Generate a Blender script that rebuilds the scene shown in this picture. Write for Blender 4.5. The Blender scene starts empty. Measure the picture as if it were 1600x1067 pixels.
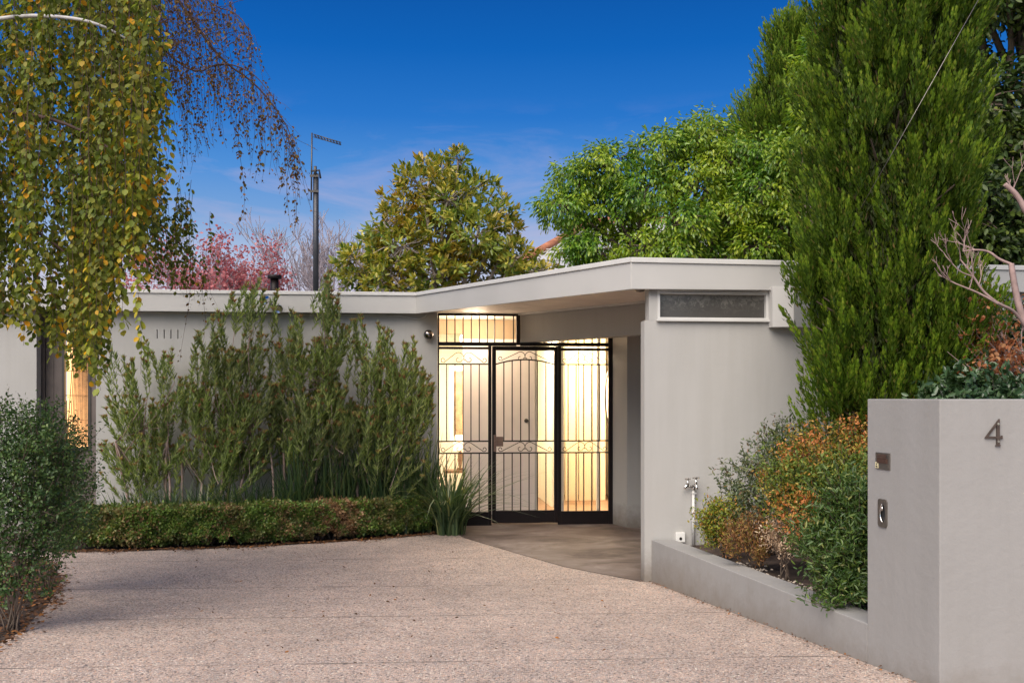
import bpy, bmesh, math, random
import numpy as np
from mathutils import Vector, noise as mnoise
S = bpy.context.scene
C = S.collection
PI = math.pi
rnd = random.Random(7)
rng = np.random.default_rng(11)

# ------------------------------------------------------------------ camera, sky, sun
FX, HZ, CZ = 1556.0, 621.0, 1.5          # focal length and horizon row of a 1600 px wide picture, eye height
cam_d = bpy.data.cameras.new('camera'); cam = bpy.data.objects.new('camera', cam_d); C.objects.link(cam)
cam.location = (0, 0, CZ); cam.rotation_euler = (PI/2, 0, 0)
cam_d.sensor_width = 36; cam_d.lens = 36*FX/1600; cam_d.shift_y = (HZ-533.5)/1600
cam_d.clip_start = 0.05; cam_d.clip_end = 2000
S.camera = cam
S.view_settings.view_transform = 'Standard'; S.view_settings.look = 'None'
S.view_settings.gamma = 1; S.view_settings.exposure = 0.95
SUN_DIR = Vector((-0.38, -0.74, 0.88)).normalized()   # towards the sun: behind the camera, to the left
SUN_EL = math.asin(SUN_DIR.z)
w = bpy.data.worlds.new('World'); S.world = w; w.use_nodes = True
nt = w.node_tree; nt.nodes.clear()
def N(nt, t, **k):
    n = nt.nodes.new(t)
    for a, b in k.items(): setattr(n, a, b)
    return n
sky = N(nt, 'ShaderNodeTexSky', sky_type='NISHITA', sun_disc=False, sun_elevation=SUN_EL,
        sun_rotation=math.atan2(SUN_DIR.x, SUN_DIR.y), altitude=300, air_density=1.0, dust_density=0.4, ozone_density=2.2)
hs = N(nt, 'ShaderNodeHueSaturation'); hs.inputs['Saturation'].default_value = 1.1; hs.inputs['Hue'].default_value = 0.514; hs.inputs['Value'].default_value = 1.0
gm = N(nt, 'ShaderNodeGamma'); gm.inputs['Gamma'].default_value = 1.0
nt.links.new(sky.outputs[0], gm.inputs['Color']); nt.links.new(gm.outputs[0], hs.inputs['Color'])
# thin pink wisps of cloud low in the sky, drawn on the direction of view
tc = N(nt, 'ShaderNodeTexCoord'); mp = N(nt, 'ShaderNodeMapping'); mp.inputs['Scale'].default_value = (1.6, 1.6, 6.5)
mp.inputs['Rotation'].default_value = (0.0, 0.12, 0.0)
nt.links.new(tc.outputs['Generated'], mp.inputs['Vector'])
cn = N(nt, 'ShaderNodeTexNoise'); cn.inputs['Scale'].default_value = 3.2; cn.inputs['Detail'].default_value = 7; cn.inputs['Roughness'].default_value = 0.62
cn.inputs['Distortion'].default_value = 0.5
nt.links.new(mp.outputs[0], cn.inputs['Vector'])
cr = N(nt, 'ShaderNodeMapRange'); cr.inputs['From Min'].default_value = 0.50; cr.inputs['From Max'].default_value = 0.74
cr.inputs['To Max'].default_value = 0.6
nt.links.new(cn.outputs['Fac'], cr.inputs['Value'])
sx = N(nt, 'ShaderNodeSeparateXYZ'); nt.links.new(tc.outputs['Generated'], sx.inputs[0])
lo = N(nt, 'ShaderNodeMapRange'); lo.inputs['From Min'].default_value = 0.29; lo.inputs['From Max'].default_value = 0.17
nt.links.new(sx.outputs['Z'], lo.inputs['Value'])
mu = N(nt, 'ShaderNodeMath', operation='MULTIPLY'); nt.links.new(cr.outputs[0], mu.inputs[0]); nt.links.new(lo.outputs[0], mu.inputs[1])
mx = N(nt, 'ShaderNodeMix', data_type='RGBA'); nt.links.new(mu.outputs[0], mx.inputs['Factor'])
# the part of the sky away from the afterglow: deep blue overhead fading to pale lavender low down
dk = ramp_ = N(nt, 'ShaderNodeValToRGB'); els = dk.color_ramp.elements
while len(els) < 8: els.new(0.5)
for e_, (p_, c_) in zip(els, ((0.10, (5.1, 5.0, 6.0)), (0.14, (3.2, 4.1, 5.8)), (0.18, (1.4, 2.85, 5.5)), (0.22, (0.62, 2.2, 5.4)), (0.27, (0.16, 1.42, 4.7)), (0.33, (0.03, 0.98, 3.85)), (0.38, (0.02, 0.74, 3.15)), (1.0, (0.06, 0.55, 2.2)))):
    e_.position = p_; e_.color = (*c_, 1)
nt.links.new(sx.outputs['Z'], dk.inputs[0])
fr = N(nt, 'ShaderNodeMapRange', interpolation_type='SMOOTHSTEP'); fr.inputs['From Min'].default_value = -0.15; fr.inputs['From Max'].default_value = 0.65; fr.inputs['To Max'].default_value = 0.985
nt.links.new(sx.outputs['Y'], fr.inputs['Value'])
mf = N(nt, 'ShaderNodeMix', data_type='RGBA'); nt.links.new(fr.outputs[0], mf.inputs['Factor'])
nt.links.new(hs.outputs[0], mf.inputs['A']); nt.links.new(dk.outputs[0], mf.inputs['B'])
nt.links.new(mf.outputs['Result'], mx.inputs['A']); mx.inputs['B'].default_value = (4.6, 3.9, 5.2, 1)
bg = N(nt, 'ShaderNodeBackground'); bg.inputs['Strength'].default_value = 0.066
nt.links.new(mx.outputs['Result'], bg.inputs['Color'])
wo = N(nt, 'ShaderNodeOutputWorld'); nt.links.new(bg.outputs[0], wo.inputs[0])
sd = bpy.data.lights.new('sun', 'SUN'); sd.energy = 3.0; sd.angle = math.radians(60); sd.color = (1.0, 0.90, 0.775)
so = bpy.data.objects.new('sun', sd); C.objects.link(so)
so.rotation_euler = (-SUN_DIR).to_track_quat('-Z', 'Y').to_euler()

# ------------------------------------------------------------------ helpers
def gz(y):
    "height of the ground: level at the house, rising towards the street"
    return 0.048*(8.06-max(y, -1.0)) if y < 8.06 else 0.0
def P(px, py, d):
    return Vector(((px-800)/FX*d, d, CZ+(HZ-py)/FX*d))
def PG(px, py):
    "ground point seen at a pixel"
    v = py-HZ
    d = CZ*FX/v
    if d < 8.06: d = (CZ-0.048*8.06)*FX/(v-0.048*FX)
    return Vector(((px-800)/FX*d, d, gz(d)))

class Frame:
    def __init__(s, ox, oy, ang=None, to=None):
        if to is not None: ang = math.atan2(to[1]-oy, to[0]-ox)
        s.o = (ox, oy); s.ex = (math.cos(ang), math.sin(ang)); s.ey = (-math.sin(ang), math.cos(ang)); s.ang = ang
    def w(s, a, b, z):
        return Vector((s.o[0]+a*s.ex[0]+b*s.ey[0], s.o[1]+a*s.ex[1]+b*s.ey[1], z))
    def a(s, px, b=0):
        k = (px-800)/FX
        return (k*(s.o[1]+b*s.ey[1])-s.o[0]-b*s.ey[0])/(s.ex[0]-k*s.ex[1])
    def z(s, px, py, b=0):
        d = s.w(s.a(px, b), b, 0).y
        return CZ+(HZ-py)/FX*d
WORLD = Frame(0, 0, 0)

class MB:
    def __init__(s): s.v = []; s.f = []; s.sm = []
    def add(s, vs, fs, smooth=False):
        n = len(s.v); s.v += [tuple(v) for v in vs]
        s.f += [tuple(i+n for i in f) for f in fs]; s.sm += [smooth]*len(fs)
    def box(s, a0, a1, b0, b1, z0, z1, F=WORLD):
        if a0 > a1: a0, a1 = a1, a0
        if b0 > b1: b0, b1 = b1, b0
        if z0 > z1: z0, z1 = z1, z0
        vs = [F.w(a, b, z) for z in (z0, z1) for (a, b) in ((a0, b0), (a1, b0), (a1, b1), (a0, b1))]
        s.add(vs, [(0, 3, 2, 1), (4, 5, 6, 7), (0, 1, 5, 4), (1, 2, 6, 5), (2, 3, 7, 6), (3, 0, 4, 7)])
    def prism(s, pts, z0, z1, zt=None):
        "vertical prism over a plan polygon (counter-clockwise); z0, z1 numbers or lists"
        n = len(pts)
        z0 = [z0]*n if not isinstance(z0, (list, tuple)) else z0
        z1 = [z1]*n if not isinstance(z1, (list, tuple)) else z1
        vs = [(p[0], p[1], z0[i]) for i, p in enumerate(pts)]+[(p[0], p[1], z1[i]) for i, p in enumerate(pts)]
        s.add(vs, [tuple(range(n))[::-1], tuple(range(n, 2*n))]+[(i, (i+1) % n, n+(i+1) % n, n+i) for i in range(n)])
    def extr(s, poly, F, b0, b1):
        "extrude a polygon given as (a, z) through b0..b1 of a frame"
        n = len(poly)
        vs = [F.w(a, b0, z) for a, z in poly]+[F.w(a, b1, z) for a, z in poly]
        s.add(vs, [tuple(range(n)), tuple(range(n, 2*n))[::-1]]+[(i, n+i, n+(i+1) % n, (i+1) % n) for i in range(n)])
    def tube(s, pts, r, n=6, cap=True):
        pts = [Vector(p) for p in pts]
        rs = r if isinstance(r, (list, tuple)) else [r]*len(pts)
        base = len(s.v); up = None
        for i, p in enumerate(pts):
            t = (pts[min(i+1, len(pts)-1)]-pts[max(i-1, 0)])
            if t.length < 1e-9: t = Vector((0, 0, 1))
            t.normalize()
            if up is None:
                up = t.orthogonal().normalized()
            else:
                up = (up-t*up.dot(t))
                up = up.normalized() if up.length > 1e-6 else t.orthogonal().normalized()
            q = t.cross(up)
            for k in range(n):
                a = 2*PI*k/n
                s.v.append(tuple(p+(up*math.cos(a)+q*math.sin(a))*rs[i]))
        for i in range(len(pts)-1):
            for k in range(n):
                a, b = base+i*n+k, base+i*n+(k+1) % n
                s.f.append((a, b, b+n, a+n)); s.sm.append(True)
        if cap:
            s.f.append(tuple(base+k for k in range(n))[::-1]); s.sm.append(False)
            e = base+(len(pts)-1)*n
            s.f.append(tuple(e+k for k in range(n))); s.sm.append(False)
    def lathe(s, prof, M, n=24):
        "prof: (radius, height) pairs; M maps (x, y, h) to the world"
        base = len(s.v)
        for (r, h) in prof:
            for k in range(n):
                a = 2*PI*k/n
                s.v.append(tuple(M(r*math.cos(a), r*math.sin(a), h)))
        for i in range(len(prof)-1):
            for k in range(n):
                a, b = base+i*n+k, base+i*n+(k+1) % n
                s.f.append((a, b, b+n, a+n)); s.sm.append(True)
        s.f.append(tuple(base+k for k in range(n))[::-1]); s.sm.append(False)
        e = base+(len(prof)-1)*n
        s.f.append(tuple(e+k for k in range(n))); s.sm.append(False)
    def build(s, name, mat, parent=None, bevel=0):
        me = bpy.data.meshes.new(name)
        me.from_pydata(s.v, [], s.f); me.materials.append(mat)
        me.polygons.foreach_set('use_smooth', s.sm)
        bm = bmesh.new(); bm.from_mesh(me)
        bmesh.ops.recalc_face_normals(bm, faces=bm.faces)
        if bevel:
            ed = [e for e in bm.edges if len(e.link_faces) == 2 and e.calc_face_angle(0) > 0.6]
            bmesh.ops.bevel(bm, geom=ed, offset=bevel, segments=2, affect='EDGES', profile=0.6)
        bm.to_mesh(me); bm.free()
        return link(name, me, parent)
def link(name, me, parent=None):
    o = bpy.data.objects.new(name, me); C.objects.link(o)
    if parent is not None:
        o.parent = parent
        o.matrix_parent_inverse = parent.matrix_basis.inverted()
    return o
def tag(o, label=None, cat=None, group=None, kind=None):
    if label: o['label'] = label
    if cat: o['category'] = cat
    if group: o['group'] = group
    if kind: o['kind'] = kind
    return o
def thing(name, label, cat, loc=(0, 0, 0), group=None):
    o = bpy.data.objects.new(name, None); C.objects.link(o); o.location = loc
    o.empty_display_size = 0.2
    o.matrix_basis  # keep basis in sync with location
    return tag(o, label, cat, group)

# leaves: arrays of small folded blades in one mesh
OVATE = ([(0, 0, 0), (.28, .42, .04), (.68, .40, .03), (1, 0, -.10), (.68, -.40, .03), (.28, -.42, .04)], [(0, 1, 2, 3), (0, 3, 4, 5)])
LANCE = ([(0, 0, 0), (.35, .5, .05), (.75, .32, .0), (1, 0, -.08), (.75, -.32, .0), (.35, -.5, .05)], [(0, 1, 2, 3), (0, 3, 4, 5)])
BLADE = ([(0, 0, 0), (.5, .5, .03), (1, 0, 0), (.5, -.5, .03)], [(0, 1, 2), (0, 2, 3)])
def unit(a):
    return a/np.maximum(np.linalg.norm(a, axis=1, keepdims=True), 1e-9)
def leaves(Pn, D, Nn, L, W, tpl=OVATE):
    Pn = np.asarray(Pn, float); D = unit(np.asarray(D, float)); n = len(Pn)
    Sd = unit(np.cross(D, Nn)+1e-7); N2 = np.cross(Sd, D)
    L = np.broadcast_to(np.asarray(L, float), (n,))[:, None]; W = np.broadcast_to(np.asarray(W, float), (n,))[:, None]
    vs = np.stack([Pn+D*(t*L)+Sd*(s*W)+N2*(h*L) for t, s, h in tpl[0]], 1)
    return vs, tpl[1]
def leafobj(name, parts, mat, parent):
    "parts: list of (verts (n,k,3), faces)"
    V = []; I = []; T = []; off = 0
    for vs, fs in parts:
        n, k, _ = vs.shape
        V.append(vs.reshape(-1, 3))
        base = off+np.arange(n)[:, None]*k
        fl = len(fs[0])
        idx = np.concatenate([base+np.array(f)[None, :] for f in fs], 1)
        I.append(idx.reshape(-1)); T.append(np.full(n*len(fs), fl, np.int32)); off += n*k
    V = np.concatenate(V).astype(np.float32); I = np.concatenate(I).astype(np.int32); T = np.concatenate(T)
    me = bpy.data.meshes.new(name)
    me.vertices.add(len(V)); me.vertices.foreach_set('co', V.ravel())
    me.loops.add(len(I)); me.loops.foreach_set('vertex_index', I)
    me.polygons.add(len(T))
    st = np.concatenate([[0], np.cumsum(T)[:-1]]).astype(np.int32)
    me.polygons.foreach_set('loop_start', st)
    me.update(calc_edges=True); me.materials.append(mat)
    return link(name, me, parent)
def rdir(n, r=None):
    r = r or rng
    return unit(rng.normal(size=(n, 3)))
def U(a, b, n=None): return rng.uniform(a, b, n)

# ------------------------------------------------------------------ materials
def mat(name):
    m = bpy.data.materials.new(name); m.use_nodes = True
    nt = m.node_tree
    return m, nt, nt.nodes['Principled BSDF']
def ramp(nt, stops, interp='LINEAR'):
    r = N(nt, 'ShaderNodeValToRGB'); e = r.color_ramp.elements; r.color_ramp.interpolation = interp
    while len(e) < len(stops): e.new(0.5)
    for i, (p, c) in enumerate(stops):
        e[i].position = p; e[i].color = (*c, 1)
    return r
def noise(nt, scale, detail=4, rough=0.55, coord='Object', vec=None, dist=0):
    n = N(nt, 'ShaderNodeTexNoise'); n.inputs['Scale'].default_value = scale; n.inputs['Detail'].default_value = detail
    n.inputs['Roughness'].default_value = rough; n.inputs['Distortion'].default_value = dist
    if vec is None:
        t = N(nt, 'ShaderNodeTexCoord'); vec = t.outputs[coord]
    nt.links.new(vec, n.inputs['Vector'])
    return n
def plain(name, col, rough=0.5, metal=0.0, var=0.08, scale=6, bump=0.0, bscale=60, spec=0.5):
    m, nt, b = mat(name)
    n = noise(nt, scale)
    r = ramp(nt, [(0.3, tuple(c*(1-var) for c in col)), (0.7, tuple(min(1, c*(1+var)) for c in col))])
    nt.links.new(n.outputs['Fac'], r.inputs[0]); nt.links.new(r.outputs[0], b.inputs['Base Color'])
    b.inputs['Roughness'].default_value = rough; b.inputs['Metallic'].default_value = metal
    b.inputs['Specular IOR Level'].default_value = spec
    if bump:
        n2 = noise(nt, bscale, 5, 0.6); bp = N(nt, 'ShaderNodeBump'); bp.inputs['Strength'].default_value = bump; bp.inputs['Distance'].default_value = 0.004
        nt.links.new(n2.outputs['Fac'], bp.inputs['Height']); nt.links.new(bp.outputs[0], b.inputs['Normal'])
    return m
def render_paint(name, col, bump=0.35):
    "painted cement render: faint streaks, dirty foot, trowel texture"
    m, nt, b = mat(name)
    n = noise(nt, 1.3, 6, 0.6)
    t = N(nt, 'ShaderNodeTexCoord'); mp = N(nt, 'ShaderNodeMapping'); mp.inputs['Scale'].default_value = (9, 9, 0.8)
    nt.links.new(t.outputs['Object'], mp.inputs['Vector'])
    st = noise(nt, 1.0, 5, 0.6, vec=mp.outputs[0])
    r = ramp(nt, [(0.25, tuple(c*0.96 for c in col)), (0.75, tuple(c*1.04 for c in col))])
    nt.links.new(n.outputs['Fac'], r.inputs[0])
    r2 = ramp(nt, [(0.35, (0.93, 0.925, 0.915)), (0.62, (1, 1, 1))])
    nt.links.new(st.outputs['Fac'], r2.inputs[0])
    mx = N(nt, 'ShaderNodeMix', data_type='RGBA', blend_type='MULTIPLY'); mx.inputs['Factor'].default_value = 0.7
    nt.links.new(r.outputs[0], mx.inputs['A']); nt.links.new(r2.outputs[0], mx.inputs['B'])
    sz = N(nt, 'ShaderNodeSeparateXYZ'); nt.links.new(t.outputs['Object'], sz.inputs[0])
    nd = noise(nt, 7, 6, 0.7); am = N(nt, 'ShaderNodeMath', operation='MULTIPLY_ADD'); am.inputs[1].default_value = -0.35; nt.links.new(nd.outputs['Fac'], am.inputs[0]); nt.links.new(sz.outputs['Z'], am.inputs[2])
    dm = N(nt, 'ShaderNodeMapRange'); dm.inputs['From Min'].default_value = -0.16; dm.inputs['From Max'].default_value = 0.10; nt.links.new(am.outputs[0], dm.inputs['Value'])
    md_ = N(nt, 'ShaderNodeMix', data_type='RGBA'); nt.links.new(dm.outputs[0], md_.inputs['Factor'])
    md_.inputs['A'].default_value = (0.20, 0.175, 0.15, 1); nt.links.new(mx.outputs['Result'], md_.inputs['B'])
    nt.links.new(md_.outputs['Result'], b.inputs['Base Color'])
    b.inputs['Roughness'].default_value = 0.72; b.inputs['Specular IOR Level'].default_value = 0.25
    n1 = noise(nt, 26, 6, 0.6); n2 = noise(nt, 5, 3, 0.5)
    ad = N(nt, 'ShaderNodeMath', operation='ADD'); nt.links.new(n1.outputs['Fac'], ad.inputs[0]); nt.links.new(n2.outputs['Fac'], ad.inputs[1])
    bp = N(nt, 'ShaderNodeBump'); bp.inputs['Strength'].default_value = bump; bp.inputs['Distance'].default_value = 0.006
    nt.links.new(ad.outputs[0], bp.inputs['Height']); nt.links.new(bp.outputs[0], b.inputs['Normal'])
    return m
def leafmat(name, stops, rough=0.5, trans=0.35, clump=None, cscale=1.6, spec=0.35, tcol=(1.25, 1.3, 0.6)):
    m, nt, b = mat(name)
    g = N(nt, 'ShaderNodeNewGeometry')
    r = ramp(nt, stops); nt.links.new(g.outputs['Random Per Island'], r.inputs[0])
    col = r.outputs[0]
    n = noise(nt, cscale, 3, 0.5)
    if clump:
        mr = N(nt, 'ShaderNodeMapRange'); mr.inputs['From Min'].default_value = clump[0]; mr.inputs['From Max'].default_value = clump[1]
        nt.links.new(n.outputs['Fac'], mr.inputs['Value'])
        mm = N(nt, 'ShaderNodeMix', data_type='RGBA'); nt.links.new(mr.outputs[0], mm.inputs['Factor'])
        nt.links.new(col, mm.inputs['A'])
        r2 = ramp(nt, clump[2]); nt.links.new(g.outputs['Random Per Island'], r2.inputs[0]); nt.links.new(r2.outputs[0], mm.inputs['B'])
        col = mm.outputs['Result']
    nt.links.new(col, b.inputs['Base Color']); b.inputs['Roughness'].default_value = rough
    b.inputs['Specular IOR Level'].default_value = spec
    tr = N(nt, 'ShaderNodeBsdfTranslucent')
    tm = N(nt, 'ShaderNodeMix', data_type='RGBA', blend_type='MULTIPLY'); tm.inputs['Factor'].default_value = 1
    nt.links.new(col, tm.inputs['A']); tm.inputs['B'].default_value = (*tcol, 1)
    nt.links.new(tm.outputs['Result'], tr.inputs['Color'])
    ms = N(nt, 'ShaderNodeMixShader'); ms.inputs[0].default_value = trans
    nt.links.new(b.outputs[0], ms.inputs[1]); nt.links.new(tr.outputs[0], ms.inputs[2])
    nt.links.new(ms.outputs[0], nt.nodes['Material Output'].inputs['Surface'])
    return m
def emit(name, col, s):
    m, nt, b = mat(name)
    b.inputs['Base Color'].default_value = (*col, 1); b.inputs['Emission Color'].default_value = (*col, 1); b.inputs['Emission Strength'].default_value = s
    return m
def glass(name, tint=(0.9, 0.92, 0.9), refl=0.12):
    m, nt, b = mat(name); nt.nodes.remove(b)
    t = N(nt, 'ShaderNodeBsdfTransparent'); t.inputs[0].default_value = (*tint, 1)
    g = N(nt, 'ShaderNodeBsdfGlossy'); g.inputs['Roughness'].default_value = 0.02
    f = N(nt, 'ShaderNodeFresnel'); f.inputs[0].default_value = 1.5
    ms = N(nt, 'ShaderNodeMixShader'); nt.links.new(f.outputs[0], ms.inputs[0])
    nt.links.new(t.outputs[0], ms.inputs[1]); nt.links.new(g.outputs[0], ms.inputs[2])
    nt.links.new(ms.outputs[0], nt.nodes['Material Output'].inputs['Surface'])
    return m

M = {}
M['wall'] = render_paint('grey_render', (0.405, 0.395, 0.378), 0.25)
M['wall_front'] = render_paint('front_wall_render', (0.290, 0.281, 0.270), 0.4)
M['fascia'] = plain('fascia_paint', (0.45, 0.44, 0.422), 0.5, var=0.04, scale=2, bump=0.12, bscale=30)
M['white_trim'] = plain('trim_paint', (0.56, 0.55, 0.53), 0.45, var=0.05)
M['soffit'] = plain('soffit_paint', (0.84, 0.73, 0.63), 0.6, var=0.06)
M['roof'] = plain('roof_sheet', (0.22, 0.22, 0.22), 0.6, var=0.1)
M['black'] = plain('black_steel', (0.010, 0.006, 0.006), 0.5, var=0.25, bump=0.1, spec=0.25)
M['iron'] = plain('wrought_iron', (0.02, 0.016, 0.014), 0.45, metal=0.3, var=0.2)
M['door'] = plain('white_door_paint', (0.86, 0.81, 0.79), 0.4, var=0.03)
M['cream'] = plain('cream_wall', (0.82, 0.77, 0.66), 0.7, var=0.03)
M['chrome'] = plain('chrome', (0.75, 0.73, 0.70), 0.16, metal=1, var=0.05)
M['pewter'] = plain('dull_steel', (0.24, 0.215, 0.19), 0.36, metal=0.85, var=0.15, scale=30)
M['dark_steel'] = plain('dark_steel', (0.075, 0.068, 0.062), 0.4, metal=0.5, var=0.2)
M['pole'] = plain('pole_grey', (0.05, 0.052, 0.06), 0.45, metal=0.4, var=0.2)
M['soil'] = plain('soil', (0.055, 0.035, 0.025), 0.95, var=0.5, scale=9, bump=1.0, bscale=35)
M['bark'] = plain('bark', (0.13, 0.095, 0.07), 0.85, var=0.35, scale=14, bump=0.8, bscale=40)
M['pale_bark'] = plain('pale_bark', (0.33, 0.27, 0.23), 0.8, var=0.3, scale=20, bump=0.6, bscale=50)
M['birch_bark'] = plain('birch_bark', (0.46, 0.44, 0.43), 0.7, var=0.3, scale=12, bump=0.5)
M['twig'] = plain('twig_brown', (0.075, 0.04, 0.032), 0.75, var=0.3, scale=9)
M['pink_twig'] = plain('pink_grey_twig', (0.32, 0.22, 0.20), 0.8, var=0.25, scale=18)
M['shrub_stem'] = plain('shrub_stem', (0.17, 0.105, 0.085), 0.8, var=0.3, scale=18)
M['pale_stem'] = plain('pale_stem', (0.34, 0.24, 0.20), 0.8, var=0.3, scale=18)
M['green_shoot'] = plain('green_shoot', (0.20, 0.20, 0.09), 0.7, var=0.2)
M['far_twig'] = plain('far_twig', (0.36, 0.31, 0.33), 0.8, var=0.25, scale=3)
M['glass'] = glass('clear_glass')
M['wood'] = plain('brown_timber', (0.20, 0.11, 0.06), 0.5, var=0.3, scale=4)
M['terracotta'] = plain('terracotta', (0.36, 0.14, 0.07), 0.8, var=0.3, scale=8)
M['slate'] = plain('grey_tiles', (0.38, 0.38, 0.39), 0.75, var=0.15, scale=3)

# exposed aggregate driveway
def aggregate():
    m, nt, b = mat('exposed_aggregate')
    t = N(nt, 'ShaderNodeTexCoord')
    v = N(nt, 'ShaderNodeTexVoronoi'); v.inputs['Scale'].default_value = 98; nt.links.new(t.outputs['Object'], v.inputs['Vector'])
    s = N(nt, 'ShaderNodeSeparateColor'); nt.links.new(v.outputs['Color'], s.inputs[0])
    r = ramp(nt, [(0.0, (0.063, 0.056, 0.056)), (0.10, (0.305, 0.253, 0.221)), (0.22, (0.530, 0.428, 0.363)), (0.4, (0.675, 0.538, 0.443)), (0.55, (0.609, 0.428, 0.315)),
                  (0.68, (0.771, 0.664, 0.568)), (0.8, (0.482, 0.428, 0.411)), (0.9, (0.707, 0.458, 0.315)), (1.0, (0.900, 0.886, 0.758))])
    nt.links.new(s.outputs[0], r.inputs[0])
    e = N(nt, 'ShaderNodeTexVoronoi', feature='DISTANCE_TO_EDGE'); e.inputs['Scale'].default_value = 98; nt.links.new(t.outputs['Object'], e.inputs['Vector'])
    er = N(nt, 'ShaderNodeMapRange'); er.inputs['From Min'].default_value = 0.0; er.inputs['From Max'].default_value = 0.12
    nt.links.new(e.outputs['Distance'], er.inputs['Value'])
    mx = N(nt, 'ShaderNodeMix', data_type='RGBA'); nt.links.new(er.outputs[0], mx.inputs['Factor'])
    mx.inputs['A'].default_value = (0.36, 0.325, 0.295, 1); nt.links.new(r.outputs[0], mx.inputs['B'])
    # broad stains and tyre dust
    n1 = noise(nt, 0.75, 6, 0.65, vec=t.outputs['Object']); n2 = noise(nt, 4.5, 5, 0.65, vec=t.outputs['Object'])
    r1 = ramp(nt, [(0.30, (0.92, 0.885, 0.885)), (0.52, (1.09, 1.04, 1.035)), (0.72, (1.21, 1.15, 1.14))]); nt.links.new(n1.outputs['Fac'], r1.inputs[0])
    r2 = ramp(nt, [(0.32, (0.82, 0.83, 0.84)), (0.68, (1.04, 1.04, 1.04))]); nt.links.new(n2.outputs['Fac'], r2.inputs[0])
    m1 = N(nt, 'ShaderNodeMix', data_type='RGBA', blend_type='MULTIPLY'); m1.inputs['Factor'].default_value = 1
    nt.links.new(mx.outputs['Result'], m1.inputs['A']); nt.links.new(r1.outputs[0], m1.inputs['B'])
    m2 = N(nt, 'ShaderNodeMix', data_type='RGBA', blend_type='MULTIPLY'); m2.inputs['Factor'].default_value = 1
    nt.links.new(m1.outputs['Result'], m2.inputs['A']); nt.links.new(r2.outputs[0], m2.inputs['B'])
    # sawn joints across the drive: distance from Y' = 6.55, 7.95, 9.35 ...
    nz = noise(nt, 3.0, 3, 0.5, vec=t.outputs['Object'])
    sx = N(nt, 'ShaderNodeSeparateXYZ'); nt.links.new(t.outputs['Object'], sx.inputs[0])
    a = N(nt, 'ShaderNodeMath', operation='MULTIPLY_ADD'); nt.links.new(sx.outputs['X'], a.inputs[0]); a.inputs[1].default_value = -0.07; nt.links.new(sx.outputs['Y'], a.inputs[2])
    a2 = N(nt, 'ShaderNodeMath', operation='MULTIPLY_ADD'); nt.links.new(nz.outputs['Fac'], a2.inputs[0]); a2.inputs[1].default_value = 0.03; nt.links.new(a.outputs[0], a2.inputs[2])
    md = N(nt, 'ShaderNodeMath', operation='PINGPONG'); 
    a3 = N(nt, 'ShaderNodeMath', operation='ADD'); a3.inputs[1].default_value = -7.97+14; nt.links.new(a2.outputs[0], a3.inputs[0])
    nt.links.new(a3.outputs[0], md.inputs[0]); md.inputs[1].default_value = 0.7
    jr = N(nt, 'ShaderNodeMapRange'); jr.inputs['From Min'].default_value = 0.005; jr.inputs['From Max'].default_value = 0.014
    nt.links.new(md.outputs[0], jr.inputs['Value'])
    nb = noise(nt, 2.3, 5, 0.7, vec=t.outputs['Object'])
    br = N(nt, 'ShaderNodeMapRange'); br.inputs['From Min'].default_value = 0.40; br.inputs['From Max'].default_value = 0.60
    nt.links.new(nb.outputs['Fac'], br.inputs['Value'])
    mxx = N(nt, 'ShaderNodeMath', operation='MAXIMUM'); nt.links.new(jr.outputs[0], mxx.inputs[0]); nt.links.new(br.outputs[0], mxx.inputs[1])
    m3 = N(nt, 'ShaderNodeMix', data_type='RGBA'); nt.links.new(mxx.outputs[0], m3.inputs['Factor'])
    m3.inputs['A'].default_value = (0.17, 0.145, 0.125, 1); nt.links.new(m2.outputs['Result'], m3.inputs['B'])
    nt.links.new(m3.outputs['Result'], b.inputs['Base Color'])
    b.inputs['Roughness'].default_value = 0.8; b.inputs['Specular IOR Level'].default_value = 0.3
    bp = N(nt, 'ShaderNodeBump'); bp.inputs['Strength'].default_value = 0.9; bp.inputs['Distance'].default_value = 0.006
    nt.links.new(er.outputs[0], bp.inputs['Height']); nt.links.new(bp.outputs[0], b.inputs['Normal'])
    return m
M['aggregate'] = aggregate()
def slab_mat():
    m, nt, b = mat('trowelled_concrete')
    t = N(nt, 'ShaderNodeTexCoord'); mp = N(nt, 'ShaderNodeMapping'); mp.inputs['Scale'].default_value = (0.9, 1.3, 1)
    nt.links.new(t.outputs['Object'], mp.inputs['Vector'])
    n1 = noise(nt, 1.4, 7, 0.68, vec=mp.outputs[0], dist=0.6)
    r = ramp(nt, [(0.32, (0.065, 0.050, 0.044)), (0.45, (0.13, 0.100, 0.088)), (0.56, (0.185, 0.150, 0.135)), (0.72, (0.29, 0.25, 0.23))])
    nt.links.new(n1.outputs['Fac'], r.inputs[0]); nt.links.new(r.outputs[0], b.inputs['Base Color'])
    n2 = noise(nt, 3, 5, 0.6, vec=mp.outputs[0])
    rr = N(nt, 'ShaderNodeMapRange'); b.inputs['Specular IOR Level'].default_value = 0.12; rr.inputs['To Min'].default_value = 0.5; rr.inputs['To Max'].default_value = 0.9; nt.links.new(n2.outputs['Fac'], rr.inputs['Value'])
    nt.links.new(rr.outputs[0], b.inputs['Roughness'])
    bp = N(nt, 'ShaderNodeBump'); bp.inputs['Strength'].default_value = 0.3; bp.inputs['Distance'].default_value = 0.004
    nt.links.new(n1.outputs['Fac'], bp.inputs['Height']); nt.links.new(bp.outputs[0], b.inputs['Normal'])
    return m
M['slab'] = slab_mat()

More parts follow.
